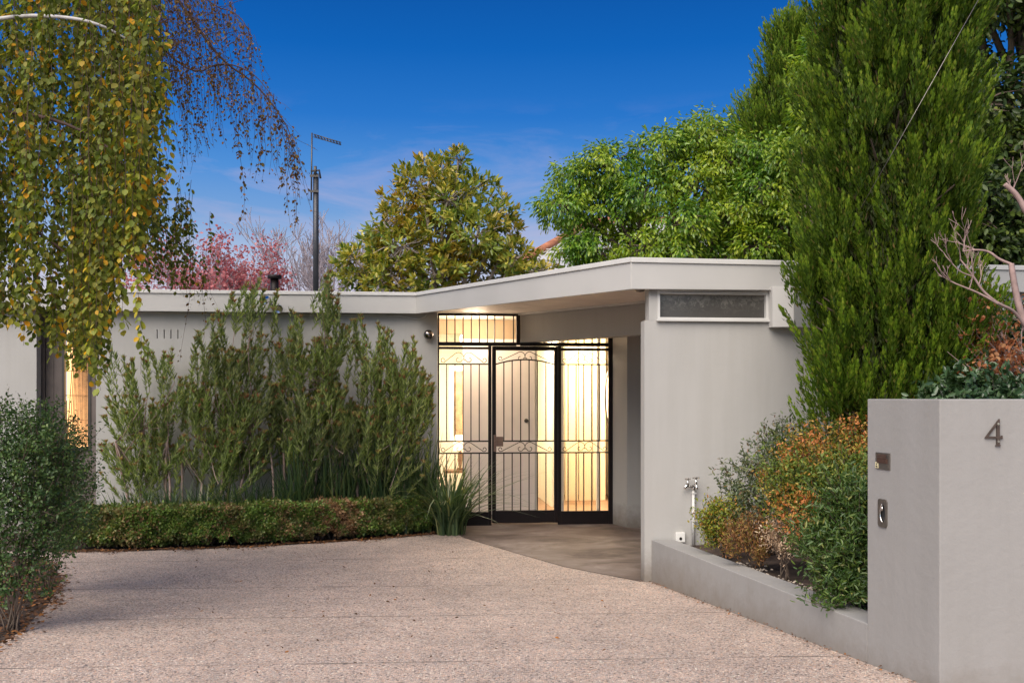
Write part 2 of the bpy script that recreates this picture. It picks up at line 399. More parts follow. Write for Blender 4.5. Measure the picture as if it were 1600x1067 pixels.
# ------------------------------------------------------------------ ground
def sheet(name, poly, dz, m, kind='structure'):
    bm = bmesh.new()
    vs = [bm.verts.new((x, y, 0)) for x, y in poly]
    bm.faces.new(vs)
    bmesh.ops.recalc_face_normals(bm, faces=bm.faces)
    for yy in (8.06, -1.0):
        bmesh.ops.bisect_plane(bm, geom=bm.verts[:]+bm.edges[:]+bm.faces[:], plane_co=(0, yy, 0), plane_no=(0, 1, 0))
    bmesh.ops.triangulate(bm, faces=bm.faces)
    for v in bm.verts: v.co.z = gz(v.co.y)+dz
    for f in bm.faces:
        if f.normal.z < 0: f.normal_flip()
    me = bpy.data.meshes.new(name); bm.to_mesh(me); bm.free(); me.materials.append(m)
    o = link(name, me); o['kind'] = kind
    return o
sheet('ground', [(-300, -60), (300, -60), (300, 500), (-300, 500)], -0.012, M['soil'])
PA, PB, PC = (1.135, 8.10), (1.816, 5.09), (1.942, 4.523)       # planter and front wall corners in plan
hedge_line = [(-5.4, 9.75), (-4.35, 9.70), (-3.7, 9.72), (-2.55, 10.02), (-1.6, 10.45), (-0.78, 10.98)]
left_edge = [(-2.95, -6), (-2.9, 4.2), (-2.83, 5.3), (-2.93, 5.9), (-3.22, 6.9), (-3.75, 8.3), (-4.4, 9.4), (-5.4, 9.6)]
right = [PA, PB, PC, (9, 4.43), (9, -6)]
slab_edge = [(-0.72, 11.3), (-0.5, 10.62), (0.0, 9.68), (0.455, 8.84), (1.04, 8.135)]
sheet('driveway', [left_edge[0]]+[right[4], right[3], right[2], right[1], right[0]]+slab_edge[::-1]+hedge_line[::-1]+left_edge[::-1][:-1], 0.0, M['aggregate'])
sheet('concrete_apron', [(1.135, 8.10), (4.6, 8.1), (4.6, 13.2), (-0.80, 13.2), (-0.80, 11.3)]+slab_edge, 0.004, M['slab'])

# ------------------------------------------------------------------ the house
FF = Frame(-0.857, 11.6, math.atan(0.105))             # left facade and gate plane
RF = Frame(1.07, 8.10, math.atan(0.105))               # right front wall
house = thing('house', 'single storey grey rendered house with flat roof and angled carport canopy', 'house', (0, 12, 0))
house.matrix_basis.translation = Vector((0, 12, 0))
ZA0, ZA1 = 2.465, 2.708
def part(mb, name, m, parent=None, bevel=0, label=None):
    o = mb.build(name, m, parent or house, bevel)
    if label: o['label'] = label
    return o
# left front wall: a run from the recess to the gate, with four slit vents cut near its head
aL = FF.a(150); aG = 0.0
vents = [FF.a(x) for x in (245.5, 256.5, 267, 278)]
zv0, zv1 = FF.z(260, 529), FF.z(260, 515)
mb = MB(); xs = [aL]+[q for v in vents for q in (v-0.006, v+0.006)]+[aG-0.01]
mb.box(aL, aG-0.01, 0, 0.14, -0.1, zv0, FF); mb.box(aL, aG-0.01, 0, 0.14, zv1, 2.60, FF)
for i in range(0, len(xs), 2): mb.box(xs[i], xs[i+1], 0, 0.14, zv0, zv1, FF)
part(mb, 'wall', M['wall'])
# recess at far left: back wall, dark panels, lit window with blind
aw0, aw1 = FF.a(98, 0.22), FF.a(143, 0.22)
mb = MB(); mb.box(FF.a(-260, 0.0), FF.a(57, 0.0), 0.0, 0.14, -0.1, 2.6, FF); part(mb, 'wall', M['wall'])
mb = MB()
ap = FF.a(57, 0.22)
mb.box(ap, FF.a(71, 0.22), 0.20, 0.30, 0, 2.6, FF); mb.box(FF.a(72, 0.22), FF.a(84, 0.22), 0.22, 0.30, 0, 2.6, FF); mb.box(FF.a(85, 0.22), aw0, 0.21, 0.30, 0, 2.6, FF)
mb.box(aw1, aL+0.05, 0.2, 0.3, 0, 2.6, FF); mb.box(aw0, aw1, 0.21, 0.3, 2.3, 2.6, FF); mb.box(aw0, aw1, 0.21, 0.3, 0, 0.9, FF)
part(mb, 'cladding', plain('taupe_cladding', (0.13, 0.105, 0.095), 0.6, var=0.15))
mb = MB()
for x0, x1, z0, z1 in ((aw0, aw0+0.03, 0.9, 2.3), (aw1-0.03, aw1, 0.9, 2.3), (aw0+0.03, aw1-0.03, 0.9, 0.93), (aw0+0.03, aw1-0.03, 2.27, 2.3)): mb.box(x0, x1, 0.19, 0.24, z0, z1, FF)
win = part(mb, 'window', M['dark_steel'])
mb = MB(); mb.box(aw0+0.03, aw1-0.03, 0.275, 0.285, 0.93, 2.27, FF)
part(mb, 'pane', emit('lit_room', (1.0, 0.62, 0.26), 1.1), win)
mb = MB(); n = 15
for i in range(n):
    xt = aw0+0.12+(aw1-aw0-0.16)*i/(n-1); xb = aw0+0.035+(aw1-aw0-0.07)*(i/(n-1))**0.8
    mb.extr([(xb-0.0055, 0.95), (xb+0.0055, 0.95), (xt+0.0055, 2.26), (xt-0.0055, 2.26)], FF, 0.250+0.001*(i % 3), 0.254+0.001*(i % 3))
for z in (1.24, 1.52, 1.80): mb.box(aw0+0.03, aw1-0.03, 0.243, 0.248, z, z+0.008, FF)
part(mb, 'blind', plain('bamboo_blind', (0.42, 0.22, 0.09), 0.7, var=0.3, scale=20), win)

# fascia and capping: left run (A), diagonal run A-B, right run B-C
fA = FF.w(FF.a(650, -0.12), -0.12, 0); A = (fA.x, fA.y)
B = (0.957, 8.02); Cc = (5.6, 8.02+0.105*(5.6-0.957))
Ll = FF.w(FF.a(-260, -0.12), -0.12, 0); L0 = (Ll.x, Ll.y)
def band(p, q, zp, zq, t, name, m, out=0.0, parent=None, bevel=0.004):
    d = Vector((q[0]-p[0], q[1]-p[1])).normalized(); nn = Vector((d.y, -d.x))   # towards the viewer
    p2 = (p[0]+nn.x*out, p[1]+nn.y*out); q2 = (q[0]+nn.x*out, q[1]+nn.y*out)
    p3 = (p2[0]-nn.x*t, p2[1]-nn.y*t); q3 = (q2[0]-nn.x*t, q2[1]-nn.y*t)
    mb = MB(); mb.prism([p2, q2, q3, p3], [zp[0], zq[0], zq[0], zp[0]], [zp[1], zq[1], zq[1], zp[1]])
    return part(mb, name, m, parent, bevel)
def inset(p, q, o0, o1):
    d = Vector((q[0]-p[0], q[1]-p[1])); l = d.length; d /= l
    return (p[0]+d.x*o0, p[1]+d.y*o0), (q[0]-d.x*o1, q[1]-d.y*o1)
for (p, q, zp, zq, s0, s1) in ((L0, A, (ZA0, ZA1), (ZA0, ZA1), 0, -0.012), (A, B, (ZA0, ZA1), (2.371, 2.629), -0.0, 0.0), (B, Cc, (2.373, 2.628), (2.39, 2.60), 0.002, 0)):
    p1, q1 = inset(p, q, s0, s1)
    f = band(p1, q1, (zp[0], zp[1]-0.042), (zq[0], zq[1]-0.042), 0.045, 'fascia', M['fascia'])
    band(p1, q1, (zp[1]-0.041, zp[1]), (zq[1]-0.041, zq[1]), 0.16, 'capping', M['white_trim'], 0.014, f, 0.005)
# soffit boards of the canopy
mb = MB()
def lerp2(p, q, t): return (p[0]+(q[0]-p[0])*t, p[1]+(q[1]-p[1])*t)
gl = (FF.w(0.03, 0.0, 0).x, FF.w(0.03, 0, 0).y)
A1 = (A[0]+0.05, A[1]+0.1); B1 = (B[0]+0.03, B[1]+0.06)
s_l0 = A1; s_l1 = B1
e0 = (A1[0]+5.6, A1[1]+0.6); e1 = (B1[0]+4.5, B1[1]+0.48)
nb = 9
for i in range(nb):
    t0, t1 = i/nb+0.0015, (i+1)/nb-0.0015
    mb.prism([lerp2(s_l1, s_l0, t0)[:2], lerp2(e1, e0, t0), lerp2(e1, e0, t1), lerp2(s_l1, s_l0, t1)], 2.488+0.0, 2.50)
part(mb, 'soffit', M['soffit'])
# roof sheet above (left block deep, canopy short)
bA = (A[0]+0.06, A[1]+0.10); lb = (L0[0], L0[1]+0.06)
mb = MB(); mb.prism([lb, bA, (B[0]+0.04, B[1]+0.07), (Cc[0], Cc[1]+0.07), (5.6, 12.2), (1.7, 12.2), (1.7, 15.4), (-9, 15.4)],
                    2.575, [2.64, 2.64, 2.585, 2.58, 2.62, 2.62, 2.64, 2.64])
part(mb, 'roof', M['roof'])
# header beam from the gate to the front wall, with a pale cornice strip
g0 = FF.w(FF.a(813), 0, 0); g1 = P(1013, 500, 10.15); k = (g1-g0); k.z = 0
far = g0+k*1.9
BF = Frame(g0.x, g0.y, to=(g1.x, g1.y))
mb = MB(); mb.box(0.0, k.length*1.75, 0.0, 0.16, 2.145, 2.462, BF); part(mb, 'beam', M['wall'], bevel=0.004)
mb = MB(); mb.box(0.0, k.length*1.75, -0.035, 0.10, 2.463, 2.487, BF); part(mb, 'cornice', M['white_trim'])
# carport back wall right of the gate
aR = FF.a(957)
gR = FF.w(aR, 0, 0); c1 = PG(980, 824.5); c1.x = 180/FX*c1.y
mb = MB(); mb.prism([(gR.x+0.004, gR.y-0.02), (c1.x, c1.y), (4.6, c1.y+0.38), (4.6, c1.y+0.9), (gR.x+0.004, gR.y+0.30)], -0.05, 2.487)
part(mb, 'wall', M['wall'])
mb = MB(); mb.box(4.45, 4.6, 8.75, 11.8, -0.05, 2.487); part(mb, 'wall', M['wall'])

# right front wall with highlight window
wl = RF.a(1007); w1 = RF.a(1014); wa0, wa1 = RF.a(1027), RF.a(1200.5)
zs = RF.z(1020, 500); zh = RF.z(1100, 456.5)
zst = RF.z(1020, 501)
zb0, zb1 = RF.z(1100, 497.5), RF.z(1100, 459)
aE = 4.6
mb = MB(); mb.box(wl, aE, 0, 0.13, -0.05, zst, RF); mb.box(w1, wa0, 0, 0.13, zst, 2.487, RF); mb.box(wa1, aE, 0, 0.13, zst, 2.487, RF)
part(mb, 'wall', M['wall'], bevel=0.003, label='front rendered wall of the carport below a highlight window')
mb = MB(); f = 0.022
mb.box(wa0, wa1, -0.012, 0.09, zst, zst+0.028, RF); mb.box(wa0, wa1, -0.008, 0.09, zb1-0.004, 2.487, RF)
mb.box(wa0, wa0+f, -0.008, 0.09, zst+0.028, zb1-0.004, RF); mb.box(wa1-f, wa1, -0.008, 0.09, zst+0.028, zb1-0.004, RF)
hw = part(mb, 'window', M['white_trim'], bevel=0.002, label='long low highlight window with white frame')
mb = MB(); mb.box(wa0-0.012, wa1+0.02, -0.035, 0.0-0.013, zst-0.004, zst+0.012, RF); part(mb, 'sill', M['white_trim'], hw)
m, nt, b = mat('streaked_glass')
n1 = noise(nt, 22, 6, 0.7, dist=1.5); 
t_ = N(nt, 'ShaderNodeTexCoord'); s_ = N(nt, 'ShaderNodeSeparateXYZ'); nt.links.new(t_.outputs['Object'], s_.inputs[0])
zr = N(nt, 'ShaderNodeMapRange'); zr.inputs['From Min'].default_value = zb0; zr.inputs['From Max'].default_value = zb1; zr.inputs['To Max'].default_value = 0.42
nt.links.new(s_.outputs['Z'], zr.inputs['Value'])
ad = N(nt, 'ShaderNodeMath', operation='ADD'); nt.links.new(n1.outputs['Fac'], ad.inputs[0]); nt.links.new(zr.outputs[0], ad.inputs[1])
r_ = ramp(nt, [(0.62, (0.07, 0.065, 0.06)), (0.80, (0.10, 0.095, 0.085)), (0.86, (0.165, 0.155, 0.14)), (1.0, (0.19, 0.175, 0.155))]); nt.links.new(ad.outputs[0], r_.inputs[0])
nt.links.new(r_.outputs[0], b.inputs['Base Color']); b.inputs['Roughness'].default_value = 0.28
mb = MB(); mb.box(wa0+f, wa1-f, 0.035, 0.045, zst+0.028, zb1-0.004, RF); part(mb, 'pane', m, hw)
# boxed beam end right of the window
mb = MB(); z0, z1 = RF.z(1220, 511, -0.12), RF.z(1220, 448, -0.12)
a0, a1 = RF.a(1207, -0.1), RF.a(1238, -0.13)
mb.prism([tuple(RF.w(a0, 0.0-0.001, 0))[:2], tuple(RF.w(a0, -0.10, 0))[:2], tuple(RF.w(a1, -0.16, 0))[:2], tuple(RF.w(a1+0.22, -0.07, 0))[:2], tuple(RF.w(a1+0.22, -0.001, 0))[:2]], z0, z1)
part(mb, 'beam', M['fascia'], bevel=0.003, label='boxed beam end beside the highlight window')
# dome light under the canopy corner and its cable
mb = MB(); c = P(1000, 455, 8.35)
mb.lathe([(0.0, -0.045), (0.03, -0.04), (0.05, -0.022), (0.055, 0.0), (0.06, 0.06)], lambda x, y, h: (c.x+x, c.y+y, 2.427+h-0.0), 20)
tag(mb.build('dome_light', M['pewter']), 'small round dome lamp under the canopy corner', 'lamp')
mb = MB(); pts = []
for i, (px, py) in enumerate(((1013, 454), (1050, 456), (1100, 455.5), (1150, 455), (1180, 455.5), (1195, 452), (1206, 448))):
    pts.append(RF.w(RF.a(px, -0.03), -0.055 if px < 1170 else -0.06, RF.z(px, py, -0.055)))
mb.tube(pts, 0.004, 5)
tag(mb.build('cable', M['dark_steel']), 'thin cable running along the top of the highlight window', 'cable')
mb = MB(); pts = []
for (px, py) in ((150, 487), (270, 489), (400, 491), (500, 492), (590, 492), (625, 494), (645, 498), (655, 498.5), (664, 495), (668, 490)):
    pts.append(FF.w(FF.a(px, -0.02), -0.02, FF.z(px, py, -0.02)))
mb.tube(pts, 0.005, 5)
tag(mb.build('cable', M['white_trim']), 'cable looping below the fascia on the left wall, left of the gate', 'cable')

# ------------------------------------------------------------------ hall behind the gate
HB = 1.05     # door wall behind the gate plane
ad0, ad1 = FF.a(735, HB), FF.a(836, HB)
al0, al1 = FF.a(690, HB)-0.45, FF.a(724, HB)
ar0, ar1 = FF.a(840, HB), aR+0.05
mb = MB()
mb.box(al1, ad0, HB, HB+0.12, 2.25, 2.487, FF)
mb.box(ad0, ad1, HB, HB+0.12, 2.25, 2.487, FF)
mb.box(al0-0.3, al1, HB, HB+0.12, 2.31, 2.487, FF); mb.box(ad1+0.03, ar1, HB, HB+0.12, 2.30, 2.487, FF)
part(mb, 'porch_wall', plain('tan_porch_paint', (0.50, 0.37, 0.24), 0.7, var=0.03))
mb = MB(); mb.box(al1, ad0, HB, HB+0.12, 0, 2.249, FF); part(mb, 'side_panel', M['door'])
mb = MB(); mb.box(ad0+0.004, ad1-0.004, HB-0.01, HB+0.035, 0.01, 2.245, FF)
dr = part(mb, 'door', M['door'], bevel=0.003, label='white front door behind the gate')
mb = MB(); zc = FF.z(822, 657, HB); ac = FF.a(822, HB)
mb.lathe([(0.026, -0.012), (0.026, -0.018), (0.012, -0.020), (0.010, -0.045), (0.022, -0.05), (0.024, -0.06), (0.016, -0.072)], lambda x, y, h: FF.w(ac+x, HB+h, zc+y), 18)
part(mb, 'handle', M['dark_steel'], dr)
mb = MB()
for a0, a1 in ((ad1, ad1+0.03), (ar0+0.30, ar0+0.34), (ar0+0.78, ar0+0.81)): mb.box(a0, a1, HB, HB+0.1, 0.0, 2.30, FF)
mb.box(al0, al1, HB+0.01, HB+0.09, 0.0, 0.05, FF)
wf = part(mb, 'window', M['white_trim'], label='tall sidelights beside the front door')
mb = MB()
mb.box(al0, al1, HB+0.05, HB+0.056, 0.05, 2.31, FF); mb.box(ad1+0.03, ar0+0.30, HB+0.05, HB+0.056, 0.0, 2.30, FF); mb.box(ar0+0.34, ar0+0.78, HB+0.05, HB+0.056, 0, 2.3, FF)
part(mb, 'pane', M['glass'], wf)
# room shell
mb = MB()
R0, R1, RB = al0-0.3, ar1+0.55, 3.4
mb.box(R0, R1, RB, RB+0.1, 0, 2.487, FF); mb.box(R0-0.1, R0, 0.14, RB, 0, 2.487, FF); mb.box(R1, R1+0.1, 0.35, RB, 0, 2.487, FF)
mb.box(ar0+0.28, ar0+0.36, HB+0.7, RB, 0, 2.487, FF); mb.box(al1+0.35, al1+0.42, HB+0.5, RB, 0, 2.487, FF)
part(mb, 'hall_wall', M['cream'])
mb = MB(); mb.box(R0-0.1, R1+0.1, 0.02, RB+0.1, 2.49, 2.54, FF); part(mb, 'hall_ceiling', M['cream'])
mb = MB(); mb.box(R0, R1, HB+0.02, RB, 0.006, 0.02, FF); part(mb, 'hall_floor', M['wood'])
# tall cupboard doors seen through the right hand sidelight
mb = MB()
for i in range(4): mb.box(ar0+0.40+i*0.20, ar0+0.585+i*0.20, HB+1.5, HB+1.54, 0.02, 2.35, FF)
part(mb, 'cupboard_door', plain('cupboard_paint', (0.70, 0.58, 0.42), 0.5, var=0.04))
# furniture seen through the left sidelight
def hallpt(px, py, b): return FF.a(px, b), FF.z(px, py, b)
bb = HB+0.95
t = thing('picture_frame', 'framed picture with pale mount hanging in the hall beyond the gate', 'picture', tuple(FF.w(al1, bb, 1.5)))
t.matrix_basis.translation = FF.w(al1, bb, 1.5)
xa, zt = hallpt(703, 572, bb); xb, zb = hallpt(733, 690, bb)
mb = MB(); mb.box(xa, xb, bb, bb+0.03, zb, zt, FF); mb.build('frame', M['cream'], t)
mb = MB(); mb.box(xa+0.05, xb-0.05, bb-0.006, bb-0.001, zb+0.08, zt-0.06, FF); mb.build('print', plain('sepia_print', (0.30, 0.19, 0.11), 0.6, var=0.6, scale=8), t)
t = thing('console_table', 'narrow timber console table in the lit hall', 'table', tuple(FF.w(al1, bb-0.2, 0)))
t.matrix_basis.translation = FF.w(al1, bb-0.2, 0)
xa, zt = hallpt(694, 735, bb-0.3); xb, _ = hallpt(734, 735, bb-0.3)
mb = MB(); mb.box(xa, xb, bb-0.36, bb-0.03, zt-0.03, zt, FF); mb.build('tabletop', M['wood'], t)
for q in (xa+0.01, xb-0.04):
    mb = MB(); mb.box(q, q+0.03, bb-0.35, bb-0.32, 0.02, zt-0.031, FF); mb.build('leg', M['wood'], t)
zt0 = zt
t = thing('table_lamp', 'cream shaded table lamp standing on the console table in the hall', 'lamp', tuple(FF.w(xb-0.1, bb-0.2, zt)))
t.matrix_basis.translation = FF.w(xb-0.1, bb-0.2, zt)
lc, _ = hallpt(719, 700, bb-0.2)
mb = MB(); mb.lathe([(0.05, 0.002), (0.05, 0.02), (0.02, 0.035), (0.03, 0.12), (0.035, 0.2), (0.012, 0.27), (0.01, 0.3)], lambda x, y, h: FF.w(lc+x, bb-0.2+y, zt0+h), 16); mb.build('base', M['wood'], t)
mb = MB(); mb.lathe([(0.10, 0.26), (0.075, 0.47)], lambda x, y, h: FF.w(lc+x, bb-0.2+y, zt0+h), 20); mb.build('lamp_shade', emit('lamp_shade', (1.0, 0.72, 0.42), 1.6), t)
# round mirror on the right
bb2 = HB+0.45; mc, mz = hallpt(953, 621, bb2)
t = thing('round_mirror', 'large round mirror with dark rim behind the right gate panel', 'mirror', tuple(FF.w(mc, bb2, mz)))
t.matrix_basis.translation = FF.w(mc, bb2, mz)
mb = MB(); pts = [FF.w(mc+0.11*math.cos(a), bb2+0.24*math.cos(a), mz+0.36*math.sin(a)) for a in [2*PI*i/40 for i in range(41)]]
mb.tube(pts, 0.012, 6, False); mb.build('frame', M['dark_steel'], t)
mb = MB(); mb.add([FF.w(mc+0.11*math.cos(a)*f, bb2+0.24*math.cos(a)*f+h, mz+0.36*math.sin(a)*f) for h in (0, 0.01) for f in (1,) for a in [2*PI*i/40 for i in range(40)]],
       [tuple(range(40)), tuple(range(40, 80))[::-1]]); mb.build('glass', M['chrome'], t)
# lamps that light the hall: warm ceiling panels inside the house
def lamp(name, a, b, z, sx, sy, e, col=(1, 0.83, 0.64)):
    l = bpy.data.lights.new(name, 'AREA'); l.shape = 'RECTANGLE'; l.size = sx; l.size_y = sy; l.energy = e; l.color = col
    o = bpy.data.objects.new(name, l); C.objects.link(o); o.location = FF.w(a, b, z); o.rotation_euler = (0, 0, FF.ang)
    return o
lamp('hall_lamp', al1-0.25, HB+0.55, 2.44, 0.35, 0.5, 62)
lamp('hall_lamp', ar0+0.12, HB+0.55, 2.44, 0.3, 0.5, 60)
lamp('hall_lamp', ar0+0.75, HB+0.75, 2.44, 0.5, 0.5, 56, (1, 0.77, 0.52))
pl_ = bpy.data.lights.new('porch_lamp', 'POINT'); pl_.energy = 15; pl_.color = (1, 0.76, 0.54); pl_.shadow_soft_size = 0.12
po = bpy.data.objects.new('porch_lamp', pl_); C.objects.link(po); po.location = FF.w(0.45, 0.5, 2.28)

# ------------------------------------------------------------------ security gate
gate = thing('security_gate', 'black steel security gate with wrought iron scrolls and transom bars', 'gate', (0.2, 11.65, 0))
gate.matrix_basis.translation = Vector((0.2, 11.65, 0))
def gx(px): return FF.a(px)
def gzz(py, px=800): return FF.z(px, py)
mb = MB()
zt, ztr = gzz(489, 700), gzz(537)
T0, T1 = 0.0, 0.04
mb.box(gx(684), gx(686.4), T0, T1, 0.0, zt, FF)                 # left stile
mb.box(gx(686.4), gx(807), T0, T1, gzz(493, 700), zt, FF)       # head rail
mb.box(gx(807), gx(813), T0-0.004, T1, gzz(539), zt, FF)        # transom post
zm0, zm1 = gzz(540.5), gzz(534.8)
mb.box(gx(686.4), gx(807), T0, T1, zm0, zm1, FF)
mb.box(gx(813), gx(951), T0, T1, zm0, zm1, FF)
mb.box(gx(951), gx(957.5), T0-0.004, T1, 0.0, gzz(519, 954), FF)
mb.box(gx(763), gx(768), T0-0.003, T1, 0.0, zm0-0.001, FF)
mb.box(gx(872), gx(877), T0-0.003, T1, 0.0, zm0-0.001, FF)
mb.box(gx(686.4), gx(763), T0, T1, 0.0, 0.16, FF); mb.box(gx(877), gx(951), T0, T1, 0.0, 0.16, FF)
mb.box(gx(686.4), gx(763), T0, T1, gzz(546), gzz(542.2), FF); mb.box(gx(877), gx(951), T0, T1, gzz(547.5), gzz(543.3), FF)
mb.build('frame', M['black'], gate, 0.0025)
leaf_ = MB()
leaf_.box(gx(769), gx(775), T0-0.014, T1-0.004, 0.03, gzz(541), FF); leaf_.box(gx(866), gx(871.3), T0-0.014, T1-0.004, 0.03, gzz(541), FF)
leaf_.box(gx(775), gx(866), T0-0.013, T1-0.004, gzz(547.5), gzz(541), FF); leaf_.box(gx(775), gx(866), T0-0.013, T1-0.004, 0.03, 0.175, FF)
lf = leaf_.build('gate_leaf', M['black'], gate, 0.0025)
BR = 0.0062
def vbars(parent, xs, z0, z1, topf=None):
    for x in xs:
        a = gx(x); zz = z1 if topf is None else topf(a)
        mb = MB(); mb.box(a-BR, a+BR, 0.012, 0.024, z0, zz, FF); mb.build('bar', M['iron'], parent)
vbars(gate, [698, 711, 723.7, 736.5, 749.2, 761.7, 773.2, 787.5, 802.5], zm1, gzz(493, 750))
vbars(gate, [838, 850.5, 862.5, 875, 888, 900.5, 913, 925.5, 938], zm1, gzz(524, 890))
zr0, zr1, zr2 = gzz(707.5), gzz(689), gzz(569)
def hr(mb, a0, a1, z, F=FF): mb.box(a0, a1, 0.008, 0.028, z-0.008, z+0.008, F)
def spiral(cx, cz, r0, r1, t0, t1, n=26):
    return [(cx+(r0+(r1-r0)*i/n)*math.cos(t0+(t1-t0)*i/n), cz+(r0+(r1-r0)*i/n)*math.sin(t0+(t1-t0)*i/n)) for i in range(n+1)]
def scrolls(parent, a0, a1, zb, zt):
    "two mirrored volutes with sloping tails ending in small curls"
    c = (a0+a1)/2; hw = (a1-a0)/2; h = zt-zb
    for s in (-1, 1):
        R = 0.44*h
        cx, cz = R*1.02, zb+h-R-0.01
        big = spiral(cx, cz-0.1*h, 0.10*h, 0.26*h, PI*1.2, -PI*0.9, 20)          # inner curl
        big = [(x, z) for x, z in big]
        arc = spiral(cx, cz, 0.44*h, 0.46*h, PI*1.15, PI*0.30, 14)
        inner = spiral(cx+0.02*h, zb+0.36*h, 0.33*h, 0.09*h, -PI*1.0, PI*0.55, 22)
        tail = [(cx+0.46*h*math.cos(PI*.30)+(hw*0.80-(cx+0.46*h*math.cos(PI*.30)))*q, cz+0.46*h*math.sin(PI*.30)+(zb+0.10*h-(cz+0.46*h*math.sin(PI*.30)))*q) for q in (0.25, 0.5, 0.75, 0.95)]
        curl = spiral(hw*0.84, zb+0.30*h, 0.24*h, 0.09*h, -PI*0.75, PI*1.15, 22)
        mb = MB(); mb.tube([FF.w(c+s*x, 0.018, z) for x, z in inner[::-1]+arc+tail+curl], 0.0042, 5)
        mb.build('scroll', M['iron'], parent)
for (x0, x1, par) in ((686.4, 763, gate), (877, 951, gate)):
    a0, a1 = gx(x0), gx(x1)
    for z in (zr0, zr1, zr2): mb = MB(); hr(mb, a0, a1, z); mb.build('rail', M['iron'], par)
    scrolls(par, a0, a1, zr0+0.008, zr1-0.006); scrolls(par, a0, a1, zr2+0.008, gzz(550))
for xs, x0 in (([698, 711, 723.7, 736, 749], 0), ([888, 900.5, 912.5, 925, 937.5], 1)):
    vbars(gate, xs, zr1+0.008, zr2-0.008); vbars(gate, xs, 0.16, zr0-0.008)
a0, a1 = gx(775), gx(866)
for z in (zr0, zr1): mb = MB(); hr(mb, a0, a1, z); mb.build('rail', M['iron'], lf)
mb = MB()
def archz(a): q = (a-(a0+a1)/2)/((a1-a0)/2); return zr2+0.055*(1-q*q)
mb.tube([FF.w(a0+(a1-a0)*i/16, 0.018, archz(a0+(a1-a0)*i/16)) for i in range(17)], 0.0085, 6)
mb.build('rail', M['iron'], lf)
scrolls(lf, a0, a1, zr0+0.008, zr1-0.006); scrolls(lf, a0, a1, zr2+0.035, gzz(548.5))
xs = [787.5, 800.5, 813.7, 827, 840, 853.3]
vbars(lf, xs, zr1+0.008, 0, lambda a: archz(a)-0.006); vbars(lf, xs, 0.175, zr0-0.008)
mb = MB(); za, zb = gzz(705), gzz(679)
mb.box(gx(771.2), gx(775.2), -0.032, -0.0145, za, zb, FF); mb.box(gx(775.5), gx(786), -0.02, 0.03, gzz(697), gzz(682), FF)
mb.tube([FF.w(gx(773), -0.030, gzz(688)), FF.w(gx(773), -0.06, gzz(688)), FF.w(gx(783), -0.062, gzz(688.5))], 0.006, 8)
mb.build('lock', plain('bronze_lock', (0.20, 0.13, 0.10), 0.4, metal=0.6, var=0.2), lf, 0.002)

# wall sphere lamp, doorbell, spotlights
c = FF.w(FF.a(669.5, -0.06), -0.06, FF.z(669.5, 523, -0.06))
t = thing('sphere_wall_light', 'round dark chrome wall lamp left of the gate', 'lamp', tuple(c)); t.matrix_basis.translation = c
mb = MB(); prof = [(0.057*math.sin(q), -0.057*math.cos(q)) for q in [PI*(0.02+0.96*i/14) for i in range(15)]]
mb.lathe(prof, lambda x, y, h: c+Vector((x, y, h)), 24); mb.build('globe', plain('dark_chrome', (0.22, 0.20, 0.19), 0.12, metal=1, var=0.05), t)
mb = MB(); mb.lathe([(0.03, 0.045), (0.03, 0.0585)], lambda x, y, h: FF.w(FF.a(669.5, -0.06)+x, -0.06+h, c.z+y), 16); mb.build('mount', M['dark_steel'], t)
mb = MB(); mb.box(FF.a(668.5), FF.a(674.5), -0.018, -0.001, FF.z(670, 688), FF.z(670, 677.5), FF)
mb.box(FF.a(670.5), FF.a(672.5), -0.022, -0.018, FF.z(670, 684), FF.z(670, 681), FF)
tag(mb.build('door_bell', M['white_trim'], None, 0.002), 'small cream door bell on the wall left of the gate', 'bell')
c = FF.w(FF.a(425, -0.15), -0.15, FF.z(425, 478, -0.15))
t = thing('spotlight', 'twin chrome spotlights fixed to the fascia above the shrubs', 'lamp', tuple(c)); t.matrix_basis.translation = c
mb = MB(); mb.tube([FF.w(FF.a(425), -0.125, c.z+0.02), c], 0.022, 10); mb.build('bracket', M['dark_steel'], t)
for (px, py, dx) in ((414, 469, -0.5), (434, 482, 0.55)):
    e = FF.w(FF.a(px, -0.22), -0.24, FF.z(px, py, -0.22)); ax = Vector((dx*0.7, -0.8, -0.35)).normalized()
    q = ax.orthogonal().normalized(); r_ = ax.cross(q)
    mb = MB(); mb.tube([c, e-ax*0.05], 0.008, 6)
    mb.lathe([(0.018, -0.09), (0.034, -0.07), (0.044, -0.03), (0.052, 0.03), (0.053, 0.034), (0.044, 0.034), (0.03, 0.005)], lambda x, y, h: e+q*x+r_*y+ax*h, 18)
    mb.build('lamp_head', M['chrome'], t)

# ------------------------------------------------------------------ on the roof
b0 = Vector((-2.56, 13.0, 2.64))
t = thing('aerial_mast', 'tall dark roof pole carrying a thin television aerial', 'aerial', tuple(b0)); t.matrix_basis.translation = b0
zt = P(493, 272, 13).z
mb = MB(); mb.tube([b0, (b0.x, 13, zt)], 0.037, 14); mb.build('pole', M['pole'], t)
mb = MB(); mb.tube([(b0.x-0.055, 12.97, zt-0.35), (b0.x-0.045, 12.97, P(490, 209, 13).z)], 0.011, 6)
mb.tube([(b0.x-0.06, 12.97, zt+0.03), (b0.x+0.05, 12.97, zt+0.04), (b0.x+0.06, 13, zt-0.06)], 0.014, 6)
for z in (zt-0.05, zt-0.25): mb.box(b0.x-0.07, b0.x+0.045, 12.95, 12.962, z, z+0.03)
mb.tube([(b0.x+0.0, 12.96, zt-0.02), (b0.x, 12.96, zt+0.09)], 0.02, 8)
mb.build('bracket', M['dark_steel'], t)
mb = MB(); p0 = P(490, 210, 12.97); p1 = P(533, 223, 12.9)
